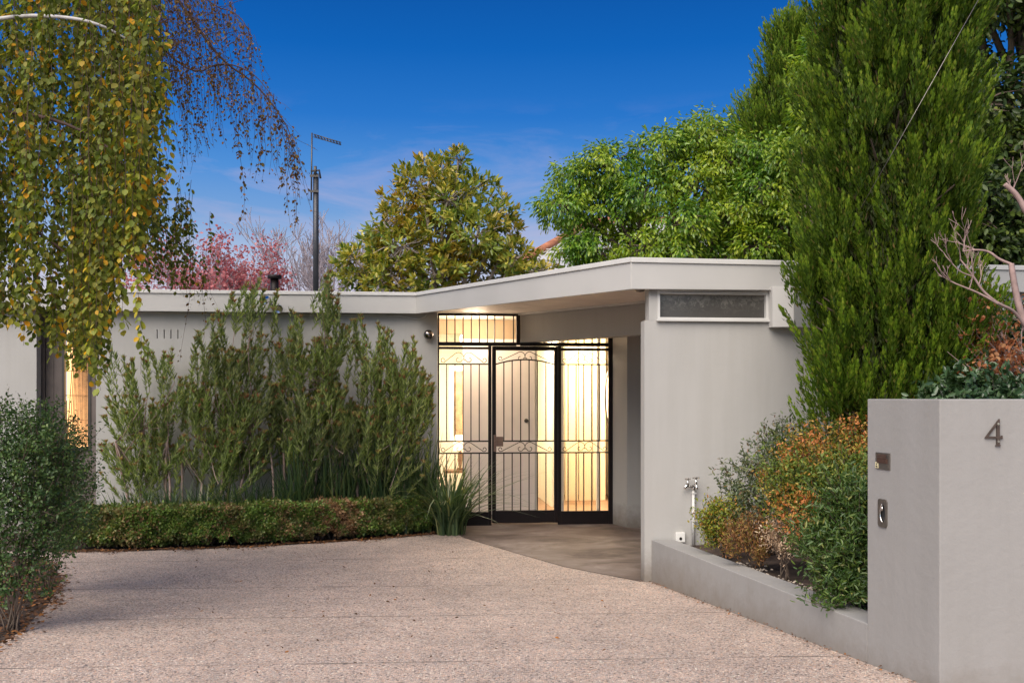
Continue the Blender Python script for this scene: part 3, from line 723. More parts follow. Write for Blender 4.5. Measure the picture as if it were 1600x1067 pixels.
for dz in (0, -0.035): mb.tube([p0+Vector((0, 0, dz)), p1+Vector((0, 0, dz*0.9))], 0.006, 5)
for i in range(9): 
    q = p0.lerp(p1, (i+0.5)/9); mb.tube([q+Vector((0, -0.07, -0.017)), q+Vector((0, 0.07, -0.017))], 0.005, 4); mb.tube([q, q+Vector((0.02, 0, -0.034))], 0.004, 4)
mb.build('aerial', M['dark_steel'], t)
b0 = Vector(((429-800)/FX*12.5, 12.5, 2.64)); t = thing('vent_pipe', 'short black vent pipe with wider cap on the flat roof', 'vent', tuple(b0)); t.matrix_basis.translation = b0
zc_ = P(429, 436, 12.5).z; z3 = P(429, 430.5, 12.5).z
mb = MB(); mb.lathe([(0.052, b0.z), (0.052, zc_)], lambda x, y, h: (b0.x+x, b0.y+y, h), 18); mb.build('pipe', M['black'], t)
mb = MB(); mb.lathe([(0.05, zc_+0.001), (0.088, zc_+0.004), (0.088, z3), (0.07, z3+0.004)], lambda x, y, h: (b0.x+x, b0.y+y, h), 18); mb.build('cap', M['black'], t)

# ------------------------------------------------------------------ planter and front wall
mb = MB()
PLF = Frame(PA[0], PA[1], to=PB)
Lp = math.dist(PA, PB)
mb.prism([PA, PB, tuple(PLF.w(Lp, 0.18, 0))[:2], tuple(PLF.w(0.04, 0.18, 0))[:2]][::-1], -0.08, 0.345)
tag(mb.build('planter_wall', M['wall_front'], None, 0.006), 'low grey rendered planter wall running along the driveway', 'wall')
fw = thing('street_wall', 'eye high grey rendered wall with letter slot and house number', 'wall', (2.2, 4.7, 0.1)); fw.matrix_basis.translation = Vector((2.2, 4.7, 0.1))
mb = MB(); mb.prism([(1.8162, 5.089), PC, (9, 4.43), (9, 4.75), (2.25, 4.85), (2.06, 5.12)], -0.05, 1.493)
mb.build('wall', M['wall_front'], fw, 0.005)
QF = Frame(1.8162, 5.089, to=PC)
mb = MB(); x0, x1 = QF.a(1369.5), QF.a(1391.5); z0, z1 = QF.z(1380, 733), QF.z(1380, 707)
mb.box(x0, x1, -0.006, -0.0005, z0, z1, QF); pl = mb.build('letter_plate', M['pewter'], fw, 0.001)
mb = MB(); mb.box(x0+0.018, x1-0.016, -0.010, -0.0065, z0+0.03, z1-0.03, QF)
for i in range(5): mb.box(x0+0.022, x1-0.02, -0.0125, -0.0105, z0+0.036+i*0.0085, z0+0.041+i*0.0085, QF)
mb.build('slot_flap', plain('bronze_flap', (0.10, 0.055, 0.04), 0.5, metal=0.4, var=0.2), pl)
mb = MB(); mb.box(x0+0.002, x0+0.028, -0.0085, -0.0068, z0+0.004, z0+0.034, QF); lb_ = mb.build('sticker', plain('cream_sticker', (0.62, 0.55, 0.33), 0.6), pl)
mb = MB(); mb.box(x0+0.012, x0+0.018, -0.0095, -0.0088, z0+0.02, z0+0.028, QF); mb.box(x0+0.008, x0+0.022, -0.0095, -0.0088, z0+0.009, z0+0.015, QF); mb.build('sticker_mark', M['iron'], pl)
mb = MB(); x0, x1 = QF.a(1373.5), QF.a(1387); z0, z1 = QF.z(1380, 823), QF.z(1380, 779.5)
cxh, czh = (x0+x1)/2+0.004, (z0+z1)/2
n = 32; hx, hz_ = (x1-x0)/2*0.62, (z1-z0)/2*0.68
ov = [(cxh+hx*math.cos(2*PI*i/n), czh+hz_*math.sin(2*PI*i/n)) for i in range(n)]
def rp(i):
    a = 2*PI*i/n; q = max(abs(math.cos(a))/((x1-x0)/2), abs(math.sin(a))/((z1-z0)/2)); return ((x0+x1)/2+math.cos(a)/q, (z0+z1)/2+math.sin(a)/q)
re = [rp(i) for i in range(n)]
vs = [QF.w(a, -0.008, z) for a, z in ov]+[QF.w(a, -0.008, z) for a, z in re]+[QF.w(a, -0.0005, z) for a, z in re]+[QF.w(a, 0.0, z) for a, z in ov]
mb.add(vs, [(i, (i+1) % n, n+(i+1) % n, n+i) for i in range(n)]+[(n+i, n+(i+1) % n, 2*n+(i+1) % n, 2*n+i) for i in range(n)]+[(i, 3*n+i, 3*n+(i+1) % n, (i+1) % n) for i in range(n)])
hp = mb.build('handle_plate', M['pewter'], fw)
mb = MB(); mb.add([QF.w(a, -0.001, z) for a, z in ov], [tuple(range(n))]); mb.build('pull_recess', plain('recess_black', (0.012, 0.012, 0.012), 0.5), hp)
mb = MB(); mb.tube([QF.w(cxh+hx*0.9*math.cos(q), -0.007, czh+hz_*0.93*math.sin(q)) for q in [PI*0.55+PI*0.95*i/16 for i in range(17)]], [0.0015]+[0.004]*15+[0.0015], 6)
mb.tube([QF.w(cxh, -0.009, czh+0.035), QF.w(cxh+0.004, -0.012, czh+0.02), QF.w(cxh, -0.009, czh+0.012)], 0.004, 6); mb.build('pull_ring', M['chrome'], hp)
NF = Frame(PC[0], PC[1], to=(9, 4.43))
def np_(u, v): px, py = 1350+u/5.336, 640+v/5.336; return (NF.a(px), NF.z(px, py))
mb = MB()
mb.extr([np_(1100, 100), np_(1124, 76), np_(1126, 298), np_(1099, 298)][::-1], NF, -0.010, -0.001)
mb.extr([np_(1003, 232), np_(1118, 78), np_(1121, 100), np_(1028, 226)][::-1], NF, -0.0088, -0.0015)
mb.extr([np_(1003, 237), np_(1010, 222), np_(1147, 222), np_(1147, 238)][::-1], NF, -0.0094, -0.0012)
mb.extr([np_(1090, 300), np_(1096, 292), np_(1130, 292), np_(1136, 300)][::-1], NF, -0.0106, -0.0008)
mb.extr([np_(1138, 242), np_(1138, 215), np_(1148, 215), np_(1148, 242)][::-1], NF, -0.0106, -0.0008)
mb.build('house_number', plain('bronze_number', (0.085, 0.062, 0.05), 0.5, metal=0.4, var=0.3, scale=40), fw)
mb = MB()
for u, v in ((1112, 118), (1114, 265)):
    q = np_(u, v); mb.lathe([(0.0055, 0.0), (0.005, -0.002)], lambda x, y, h: NF.w(q[0]+x, -0.0101+h, q[1]+y), 10)
mb.build('screws', M['chrome'], fw)

# tap, pipe and outlet box
tb = RF.w(RF.a(1083, -0.03), -0.03, 0.3)
tap = thing('garden_tap', 'twin chrome garden tap on a painted standpipe against the wall', 'tap', tuple(tb)); tap.matrix_basis.translation = tb
def rp3(px, py, b): return RF.w(RF.a(px, b), b, RF.z(px, py, b))
mb = MB(); mb.tube([rp3(1083.5, 852, -0.03), rp3(1083.5, 765, -0.03)], 0.0125, 12); mb.build('standpipe', M['white_trim'], tap)
for py in (770, 813):
    mb = MB(); q = rp3(1083.5, py, -0.02); mb.box(RF.a(1081, -.02), RF.a(1087, -.02), -0.045, -0.0005, q.z-0.006, q.z+0.006, RF)
    mb.build('pipe_clip', M['white_trim'], tap)
mb = MB()
mb.tube([rp3(1084, 766, -0.03), rp3(1084, 758, -0.035)], 0.016, 10)
mb.tube([rp3(1084, 760, -0.035), rp3(1075, 759, -0.045), rp3(1071.5, 759.5, -0.05), rp3(1069.5, 764, -0.052)], [0.012, 0.013, 0.013, 0.011], 10)
mb.tube([rp3(1074.5, 758, -0.045), rp3(1074.5, 750, -0.045)], [0.013, 0.008], 10)
mb.tube([rp3(1084, 760, -0.035), rp3(1087, 757, -0.07), rp3(1088.5, 760, -0.10), rp3(1088.8, 764.5, -0.105)], [0.012, 0.014, 0.013, 0.011], 10)
mb.tube([rp3(1087.5, 757, -0.075), rp3(1087.5, 748.5, -0.075)], [0.014, 0.008], 10)
mb.build('spout', M['chrome'], tap)
for (px, py, b, r) in ((1074.5, 748, -0.045, 0.017), (1087.5, 746.3, -0.075, 0.022)):
    mb = MB(); c = rp3(px, py, b); mb.tube([c+Vector((-r, 0, 0)), c+Vector((r, 0, 0))], 0.0045, 6); mb.tube([c+Vector((0, -r, 0)), c+Vector((0, r, 0))], 0.0045, 6)
    mb.tube([c-Vector((0, 0, 0.012)), c+Vector((0, 0, 0.006))], 0.007, 8)
    for s in (-1, 1): mb.tube([c+Vector((s*r*1.0, 0, -0.004)), c+Vector((s*r*1.0, 0, 0.006))], 0.006, 6)
    mb.build('tap_handle', M['pewter'], tap)
t = thing('outlet_box', 'white square outlet box with a black plug hole low on the wall', 'box', tuple(rp3(1061, 840, -0.02))); t.matrix_basis.translation = rp3(1061, 840, -0.02)
mb = MB(); mb.box(RF.a(1055), RF.a(1069), -0.03, -0.0005, RF.z(1061, 846), RF.z(1061, 831), RF); mb.build('case', plain('white_plastic', (0.7, 0.69, 0.66), 0.4), t, 0.003)
mb = MB(); q = rp3(1063.5, 841, -0.03); mb.lathe([(0.012, -0.0305), (0.012, -0.034), (0.006, -0.035)], lambda x, y, h: RF.w(RF.a(1063.5, -.03)+x, h, q.z+y), 14); mb.build('socket', M['iron'], t)

# planter soil and pebbles
mb = MB()
a_ = PLF.w(0.0, 0.18, 0); b_ = PLF.w(Lp, 0.18, 0)
nx, ny = 30, 40
vs = []; fs = []
for j in range(ny+1):
    y = 8.09-(8.09-4.87)*j/ny
    xl = a_.x+(b_.x-a_.x)*(8.1-y)/(8.1-b_.y) if y > b_.y else 2.1
    if y > 5.12: pass
    else: xl = max(xl, 2.08)
    for i in range(nx+1):
        x = xl+(6.5-xl)*(i/nx)**1.3
        yy = min(y, 1e9)
        vs.append((x, yy if y < 8.05 else RF.w((x-1.07)/RF.ex[0], -0.001, 0).y, 0.275+0.05*mnoise.noise(Vector((x*3, y*3, 0)))+0.05*min(1, (x-xl))+0.02*mnoise.noise(Vector((x*14, y*14, 3)))))
for j in range(ny):
    for i in range(nx):
        q = j*(nx+1)+i; fs.append((q, q+nx+1, q+nx+2, q+1))
mb.add(vs, fs, True); o = mb.build('garden_soil', M['soil']); o['kind'] = 'structure'

# ------------------------------------------------------------------ vegetation
def v3(a): return np.array([a[0], a[1], a[2]], float)
def bend(p0, p1, r0, r1, lift=0.0, wob=0.05, n=6, r=rnd):
    p0, p1 = Vector(p0), Vector(p1); L = (p1-p0).length
    pts = []; rs = []
    ph = Vector((r.uniform(-1, 1), r.uniform(-1, 1), r.uniform(-.4, .4)))*wob*L
    p2 = Vector((r.uniform(-1, 1), r.uniform(-1, 1), r.uniform(-.4, .4)))*wob*L*0.5
    for i in range(n+1):
        t = i/n
        pts.append(p0.lerp(p1, t)+ph*math.sin(PI*t)+p2*math.sin(2*PI*t)+Vector((0, 0, lift*L*math.sin(PI*t))))
        rs.append(r0+(r1-r0)*t)
    return pts, rs
def grow(mb, p, d, L, r, depth, kids=(2, 4), ang=0.55, up=0.12, shrink=0.68, tips=None, n=4, rr=rnd, minr=0.003):
    q = p.copy(); pts = [q.copy()]; rs = [r]; dd = d.copy()
    for i in range(n):
        dd = (dd+Vector((rr.uniform(-1, 1), rr.uniform(-1, 1), rr.uniform(-.6, 1)))*0.16+Vector((0, 0, up*0.4))).normalized()
        q = q+dd*L/n; pts.append(q.copy()); rs.append(max(minr, r*(1-0.45*(i+1)/n)))
    mb.tube(pts, rs, 5 if r > 0.02 else 3, False)
    if depth == 0:
        if tips is not None: tips.append((pts[-1].copy(), dd.copy()))
        return
    k = rr.randint(*kids)
    for j in range(k):
        a = rr.uniform(0, 2*PI); o = dd.orthogonal().normalized(); o2 = dd.cross(o)
        sp = ang*rr.uniform(0.6, 1.3)
        nd = (dd*math.cos(sp)+(o*math.cos(a)+o2*math.sin(a))*math.sin(sp)+Vector((0, 0, up))).normalized()
        i = n if j < 2 else rr.randint(n//2, n)
        grow(mb, pts[i], nd, L*shrink*rr.uniform(0.75, 1.2), max(minr, rs[i]*0.72), depth-1, kids, ang, up, shrink, tips, n, rr, minr)

# --- cypress: upright plumes of small scale sprays
def cypress(name, label, base, H, z0, R, prof, mt, plumes, sprays=46, blades=24, seed=1, blade=(0.036, 0.0085), group=None, pr=(0.16, 0.26), sl=(0.14, 0.28)):
    g = np.random.default_rng(seed); rr = random.Random(seed)
    t = thing(name, label, 'conifer', base, group)
    mb = MB(); top = (base[0], base[1], base[2]+H*0.95)
    mb.tube(*bend(base, top, 0.11*R/0.65, 0.02, 0, 0.01, 10, rr), 8)
    Pb, Db, Nb, Lb, Wb, Tb = [], [], [], [], [], []
    for i in range(plumes):
        f = (i+rr.random())/plumes; th = rr.uniform(0, 2*PI)
        z = z0+(H-z0)*f*0.97
        Rz = R*prof(z/H)*(1+0.16*math.sin(3*th+z*2.3)+0.12*math.sin(5*th-z*4.1))
        r = rr.uniform(*pr)*(0.55+0.45*prof(z/H)); h = rr.uniform(1.5, 2.4)*r*min(1.0, 1.3*(0.35+prof(z/H)))
        inner = i % 3 == 0
        rad = max(0, Rz-r*0.8)*(rr.uniform(0.35, 0.7) if inner else rr.uniform(0.76, 1.12))
        out = np.array([math.cos(th), math.sin(th), 0.0]); c = np.array([base[0], base[1], base[2]+z])+out*rad
        mb.tube([Vector((base[0], base[1], base[2]+z-0.35*rad-0.1)), Vector(c-out*rad*0.4-[0, 0, 0.12]), Vector(c)], [0.018, 0.012, 0.005], 4, False)
        n = sprays
        u = unit(g.normal(size=(n, 3))); u[:, 2] = np.abs(u[:, 2])-0.35
        u[:, :2] += out[:2]*0.35
        taper = 1.0-0.6*np.clip(u[:, 2:3], 0, 1)
        sp = c+u*np.array([r, r, h])*g.uniform(0.5, 1.0, (n, 1))*np.concatenate([taper, taper, np.ones_like(taper)], 1)
        ax = unit(np.stack([u[:, 0]*0.30+out[0]*0.10, u[:, 1]*0.30+out[1]*0.10, np.full(n, 1.0)], 1)+g.normal(size=(n, 3))*0.10)
        L = g.uniform(*sl, n)
        k = blades
        tt = np.tile(np.linspace(0, 1, k)**0.85, n)
        axk = np.repeat(ax, k, 0); Lk = np.repeat(L, k)
        rad_ = unit(np.cross(axk, g.normal(size=(n*k, 3))))
        wid = (Lk*0.12*np.sin(PI*(0.14+0.84*tt))**0.8)[:, None]*g.uniform(0.15, 1, (n*k, 1))
        Tb.append(tt+g.normal(0, .06, len(tt))); Pb.append(np.repeat(sp, k, 0)+axk*(Lk*tt)[:, None]+rad_*wid)
        Db.append(axk+rad_*(0.10+0.38*(1-tt))[:, None]); Nb.append(rad_+0.01)
        Lb.append(blade[0]*(1.1-0.4*tt)*g.uniform(0.7, 1.3, n*k)); Wb.append(blade[1]*g.uniform(0.7, 1.3, n*k))
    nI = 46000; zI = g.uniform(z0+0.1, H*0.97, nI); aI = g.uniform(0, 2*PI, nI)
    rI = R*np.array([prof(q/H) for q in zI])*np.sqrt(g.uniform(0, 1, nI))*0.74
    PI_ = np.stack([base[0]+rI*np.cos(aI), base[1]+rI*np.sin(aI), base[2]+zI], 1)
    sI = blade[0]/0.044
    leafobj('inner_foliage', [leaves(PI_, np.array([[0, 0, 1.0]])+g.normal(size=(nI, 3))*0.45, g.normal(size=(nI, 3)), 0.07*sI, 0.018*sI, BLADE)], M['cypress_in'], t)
    mb.build('trunk', M['bark'], t)
    Pb, Db, Nb, Lb, Wb, Tb = map(np.concatenate, (Pb, Db, Nb, Lb, Wb, Tb)); k = Tb > 0.74
    leafobj('crown', [leaves(Pb[~k], Db[~k], Nb[~k], Lb[~k], Wb[~k], BLADE)], mt, t)
    leafobj('young_tips', [leaves(Pb[k], Db[k], Nb[k], Lb[k], Wb[k], BLADE)], M['cypress_tip'], t)
    return t
M['cypress'] = leafmat('cypress_green', [(0, (0.026, 0.058, 0.005)), (0.5, (0.052, 0.10, 0.007)), (0.9, (0.085, 0.145, 0.012)), (1, (0.22, 0.14, 0.05))], 0.6, 0.3,
                       (0.45, 0.60, [(0, (0.05, 0.10, 0.008)), (0.6, (0.10, 0.165, 0.012)), (1, (0.17, 0.21, 0.03))]), 7.5, 0.2)
M['cypress_tip'] = leafmat('young_cypress_tip', [(0, (0.09, 0.17, 0.01)), (0.6, (0.17, 0.27, 0.015)), (1, (0.27, 0.33, 0.03))], 0.6, 0.35)
M['cypress_in'] = leafmat('old_shaded_cypress_foliage', [(0, (0.025, 0.03, 0.008)), (0.8, (0.04, 0.065, 0.01)), (1, (0.07, 0.05, 0.02))], 0.8, 0.1)  # old inner foliage, coloured darker to imitate shade deep in the crown
def prof1(f):
    PR = [(0, .3), (.12, .45), (.17, .8), (.23, 1.0), (.32, 1.02), (.5, 1.02), (.66, 1.0), (.8, .94), (.93, .66), (1.01, .12)]
    for (a, ra), (b, rb) in zip(PR, PR[1:]):
        if a <= f <= b: return ra+(rb-ra)*(f-a)/(b-a)
    return 0.3
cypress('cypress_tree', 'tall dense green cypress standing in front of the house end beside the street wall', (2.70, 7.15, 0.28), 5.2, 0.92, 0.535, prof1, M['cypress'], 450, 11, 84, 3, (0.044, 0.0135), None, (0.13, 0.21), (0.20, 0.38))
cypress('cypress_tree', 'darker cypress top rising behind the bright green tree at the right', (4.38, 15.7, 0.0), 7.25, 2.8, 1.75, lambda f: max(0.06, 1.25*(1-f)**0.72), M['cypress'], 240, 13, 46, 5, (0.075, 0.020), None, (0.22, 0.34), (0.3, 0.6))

# --- broadleaf crowns made of leaf clumps around limbs
def broadleaf(name, label, cat, base, fork, blobs, mt, n_leaf, LW, tpl=OVATE, droop=0.6, trunk_r=0.09, bark='bark', seed=1, group=None, shell=(0.45, 1.08), cluster=9, cr=0.10, crown='crown', twigs=True, upv=0.0, flat=0.5):
    g = np.random.default_rng(seed); rr = random.Random(seed)
    t = thing(name, label, cat, base, group)
    mb = MB()
    if fork is not None: mb.tube(*bend(base, fork, trunk_r, trunk_r*0.7, 0, 0.03, 6, rr), 8)
    src = fork if fork is not None else base
    tot = sum(b[1][0]*b[1][1]+b[1][0]*b[1][2]+b[1][1]*b[1][2] for b in blobs)
    Pl, Dl, Nl = [], [], []
    for c, r in blobs:
        mb.tube(*bend(src, c, trunk_r*0.5, trunk_r*0.14, 0.08, 0.07, 7, rr), 6)
        c_ = v3(c); r_ = np.array(r)
        n = max(1, int(n_leaf*(r[0]*r[1]+r[0]*r[2]+r[1]*r[2])/tot/cluster))
        u = unit(g.normal(size=(n, 3)))
        cc = c_+u*r_*(g.uniform(shell[0], shell[1], (n, 1)))
        if twigs:
            for j in range(0, n, max(1, n//14)):
                mb.tube([Vector(c_), Vector(c_*0.45+cc[j]*0.55+g.normal(size=3)*0.04), Vector(cc[j])], [trunk_r*0.12, trunk_r*0.08, 0.003], 4, False)
        k = cluster
        cen = np.repeat(cc, k, 0); uu = np.repeat(u, k, 0)
        off = unit(g.normal(size=(n*k, 3)))
        Pl.append(cen+off*g.uniform(0.1, 1, (n*k, 1))*cr)
        Dl.append(off*0.8+uu*0.7+np.array([0, 0, -droop+upv])+g.normal(size=(n*k, 3))*0.25)
        Nl.append(uu*0.8+np.array([0, 0, flat])+g.normal(size=(n*k, 3))*0.35)
    mb.build('trunk' if fork is not None else 'stems', M[bark], t)
    Pl, Dl, Nl = map(np.concatenate, (Pl, Dl, Nl)); m_ = len(Pl)
    s = g.uniform(0.7, 1.25, m_)
    leafobj(crown, [leaves(Pl, Dl, Nl, LW[0]*s, LW[1]*s, tpl)], mt, t)
    return t
def pblob(px, py, d, rx, ry=None, rz=None):
    "clump centred where the photograph shows it; radii in metres"
    c = P(px, py, d); return (tuple(c), (rx, ry or rx, rz or rx*0.8))

M['ficus'] = leafmat('bright_green_leaf', [(0, (0.035, 0.10, 0.015)), (0.4, (0.09, 0.20, 0.02)), (0.8, (0.18, 0.32, 0.03)), (1, (0.34, 0.44, 0.05))], 0.33, 0.35, (0.44, 0.64, [(0, (0.10, 0.20, 0.015)), (0.6, (0.30, 0.40, 0.03)), (1, (0.46, 0.50, 0.05))]), 1.6, 0.5)
bl = []
rr = random.Random(4)
for (px, py, r, dd) in ((882, 325, .40, 14), (905, 285, .45, 14.2), (905, 388, .33, 14), (950, 262, .45, 14), (960, 330, .5, 14.2), (1010, 300, .45, 13.8), (1030, 240, .45, 14), (1075, 225, .42, 14.2), (1065, 350, .42, 13.4),
                        (1085, 290, .45, 13.8), (1110, 205, .38, 14.3), (1140, 255, .45, 14), (1150, 330, .42, 13.8), (1190, 240, .4, 13.8), (1200, 300, .45, 13.6), (1235, 260, .42, 13.5), (1230, 350, .42, 13.5), (1180, 385, .38, 13.5), (1010, 385, .34, 13.5),
                        (930, 390, .40, 14), (1270, 230, .4, 13.4), (1290, 330, .5, 13.6), (1100, 400, .35, 13.8), (1065, 395, .30, 13.3), (985, 370, .35, 14.6), (1120, 340, .4, 14.6)):
    bl.append(pblob(px, py, dd, r, r*1.1, r*0.72))
broadleaf('ficus_tree', 'bright green leafy tree spreading behind the carport roof', 'tree', (2.4, 14.4, 0), (2.3, 14.3, 2.5), bl, M['ficus'], 48000, (0.068, 0.031), OVATE, 0.95, 0.11, 'bark', 21, None, (0.6, 1.12), 24, 0.13)
bl = [pblob(x, y, d, r) for x, y, d, r in ((1270, 110, 11.6, .22), (1285, 80, 11.5, .25), (1262, 165, 11.8, .2), (1280, 190, 11.6, .3), (1300, 130, 11.5, .32))]
broadleaf('leafy_tree', 'light green foliage showing between the two cypresses', 'tree', (3.7, 11.9, 0), (3.6, 11.8, 2.6), bl, M['ficus'], 4500, (0.075, 0.034), OVATE, 0.7, 0.07, 'bark', 31, None, (0.4, 1.1), 9, 0.12)
M['dark_leaf'] = leafmat('dark_green_leaf', [(0, (0.015, 0.032, 0.010)), (0.6, (0.032, 0.06, 0.016)), (0.92, (0.06, 0.10, 0.02)), (1, (0.15, 0.18, 0.03))], 0.45, 0.25, (0.5, 0.66, [(0, (0.03, 0.055, 0.012)), (0.6, (0.09, 0.14, 0.02)), (1, (0.2, 0.24, 0.04))]), 0.9, 0.4)
bl = []; rr = random.Random(9)
for i in range(72):
    px = rr.uniform(1495, 1850); py = rr.uniform(-230, 395); bl.append(pblob(px, py, rr.uniform(10.2, 11.8), rr.uniform(.35, .55)))
for x_, y_ in ((1500, 300), (1520, 350), (1545, 310), (1560, 370), (1590, 330), (1600, 385), (1530, 395), (1570, 400), (1620, 360), (1505, 400)): bl.append(pblob(x_, y_, 9.9, .34))
broadleaf('leafy_tree', 'big dark green leafy tree at the right edge behind the cypress', 'tree', (6.2, 11.4, 0), (6.1, 11.3, 2.3), bl, M['dark_leaf'], 72000, (0.078, 0.042), OVATE, 0.5, 0.14, 'bark', 41, None, (0.5, 1.1), 9, 0.13)
M['magnolia'] = leafmat('magnolia_leaf', [(0, (0.07, 0.09, 0.012)), (0.3, (0.22, 0.22, 0.02)), (0.6, (0.40, 0.30, 0.025)), (0.85, (0.42, 0.23, 0.03)), (1, (0.65, 0.50, 0.05))], 0.34, 0.35,
                        (0.44, 0.60, [(0, (0.07, 0.14, 0.02)), (0.5, (0.25, 0.31, 0.05)), (0.85, (0.42, 0.40, 0.07)), (1, (0.60, 0.54, 0.10))]), 0.9, 0.5)
bl = []
for (px, py, r) in ((690, 268, .38), (655, 290, .42), (735, 300, .45), (700, 315, .5), (640, 330, .5), (775, 335, .42), (600, 350, .35), (690, 370, .6), (745, 370, .5), (790, 385, .42), (805, 405, .35), (630, 385, .55), (580, 395, .4),
                    (560, 425, .4), (610, 430, .5), (680, 430, .6), (740, 430, .5), (790, 430, .45), (545, 400, .22), (716, 250, .22), (672, 262, .25), (835, 425, .3), (855, 418, .18)):
    bl.append(pblob(px, py, rnd.uniform(16.4, 17.6), r, r, r*0.85))
broadleaf('magnolia_tree', 'magnolia with olive and rust coloured leaves behind the flat roof', 'tree', (-1.25, 17.2, 0), (-1.2, 17.1, 2.1), bl, M['magnolia'], 12500, (0.118, 0.046), LANCE, -0.30, 0.13, 'pale_bark', 51, None, (0.45, 1.15), 12, 0.07)
mb = None

# --- autumn maple and bare trees far behind
M['maple'] = leafmat('pink_red_leaf', [(0, (0.40, 0.11, 0.13)), (0.5, (0.55, 0.20, 0.21)), (0.85, (0.62, 0.32, 0.31)), (1, (0.60, 0.12, 0.12))], 0.6, 0.4, None, 1, 0.3, (1.1, 0.8, 0.8))
def far_tree(name, label, base, H, mt_twig, seed, depth=5, ang=0.5, leafm=None, nl=16, group=None, r0=0.10, LW=(0.11, 0.09), spread=0.2, nst=4, kids=(2, 4), minr=0.006):
    rr = random.Random(seed); g = np.random.default_rng(seed)
    t = thing(name, label, 'tree', base, group)
    mb = MB(); tips = []
    b = Vector(base); f = b+Vector((0.05, 0, H*0.33))
    mb.tube([b, b.lerp(f, .5)+Vector((0.03, 0, 0)), f], [r0*1.2, r0, r0*0.85], 8, False)
    for j in range(nst):
        a = 2*PI*j/nst+rr.uniform(-.4, .4)
        grow(mb, f, Vector((math.cos(a)*spread*2, math.sin(a)*spread*2, 1)).normalized(), H*0.24, r0*0.6, depth, kids, ang, 0.10, 0.72, tips, 4, rr, minr)
    mb.build('trunk', mt_twig, t)
    if leafm:
        T = np.array([v3(p) for p, d in tips]); n = len(T)
        Pn = np.repeat(T, nl, 0)+g.normal(size=(n*nl, 3))*0.16
        leafobj('crown', [leaves(Pn, g.normal(size=(n*nl, 3))+[0, 0, -.3], g.normal(size=(n*nl, 3))+[0, 0, .6], LW[0]*g.uniform(.6, 1.2, n*nl), LW[1]*g.uniform(.6, 1.2, n*nl))], leafm, t)
    return t
far_tree('maple_tree', 'autumn tree with pink red leaves behind the roof, left of the aerial mast', (-8.5, 26, 0), 5.55, M['far_twig'], 12, 4, 0.55, M['maple'], 15, None, 0.10, (0.085, 0.07), spread=0.45, nst=6)
far_tree('bare_tree', 'leafless grey tree directly behind the aerial mast', (-6.0, 27.5, 0), 6.2, M['far_twig'], 5, 5, 0.52, None, group='bare trees beyond the roof', spread=0.36, nst=5, minr=0.0075)
far_tree('bare_tree', 'leafless grey tree between the aerial mast and the magnolia', (-4.7, 28.5, 0), 6.2, M['far_twig'], 8, 5, 0.52, None, group='bare trees beyond the roof', spread=0.36, nst=5, minr=0.0075)
# a few red leaves left on a low limb of the first bare tree are part of the maple's colour

# --- neighbour's roof beyond the magnolia
nb_ = thing('neighbour_house', 'neighbouring house with grey tiled hip roof and terracotta ridge', 'house', (2.2, 26, 0))
mb = MB(); mb.box(0.0, 8, 25.2, 31, 0, 4.66); mb.build('wall', M['cream'], nb_)
e_ = [(-0.2, 25.0, 4.661), (8.3, 25.0, 4.661), (8.3, 31.3, 4.661), (-0.2, 31.3, 4.661)]; rg = [(2.3, 28.1, 6.45), (5.4, 28.1, 6.45)]
mb = MB(); mb.add(e_+rg, [(0, 1, 5, 4), (1, 2, 5), (2, 3, 4, 5), (3, 0, 4), (0, 3, 2, 1)]); rf = mb.build('roof', M['slate'], nb_)
mb = MB()
for p, q in ((e_[0], rg[0]), (e_[1], rg[1]), (rg[0], rg[1]), (e_[3], rg[0])): mb.tube([Vector(p)+Vector((0, 0, .03)), Vector(q)+Vector((0, 0, .03))], 0.11, 6)
mb.build('ridge_tiles', M['terracotta'], rf)
mb = MB()
for i in range(1, 5):
    q = i/5; a0 = Vector(e_[0]).lerp(Vector(rg[0]), q); a1 = Vector(e_[1]).lerp(Vector(rg[1]), q); mb.tube([a0+Vector((0, -.02, .02)), a1+Vector((0, -.02, .02))], 0.018, 4)
mb.build('battens', M['white_trim'], rf)

# --- weeping birch at the left
M['birch_leaf'] = leafmat('birch_leaf', [(0, (0.06, 0.09, 0.015)), (0.4, (0.14, 0.18, 0.03)), (0.72, (0.23, 0.26, 0.05)), (0.93, (0.36, 0.33, 0.07)), (0.95, (0.62, 0.36, 0.03)), (1, (0.64, 0.28, 0.02))], 0.55, 0.45,
                          (0.50, 0.70, [(0, (0.09, 0.09, 0.02)), (0.5, (0.18, 0.18, 0.04)), (0.88, (0.28, 0.24, 0.05)), (1, (0.60, 0.33, 0.03))]), 1.3, 0.25)
M['birch_yellow'] = leafmat('birch_yellow_leaf', [(0, (0.14, 0.19, 0.03)), (0.5, (0.30, 0.33, 0.05)), (0.82, (0.46, 0.42, 0.06)), (0.9, (0.70, 0.42, 0.03)), (1, (0.70, 0.30, 0.02))], 0.5, 0.45)
M['birch_dark'] = leafmat('birch_old_leaf', [(0, (0.10, 0.05, 0.025)), (0.45, (0.20, 0.10, 0.04)), (0.8, (0.20, 0.17, 0.05)), (1, (0.42, 0.18, 0.05))], 0.6, 0.35)
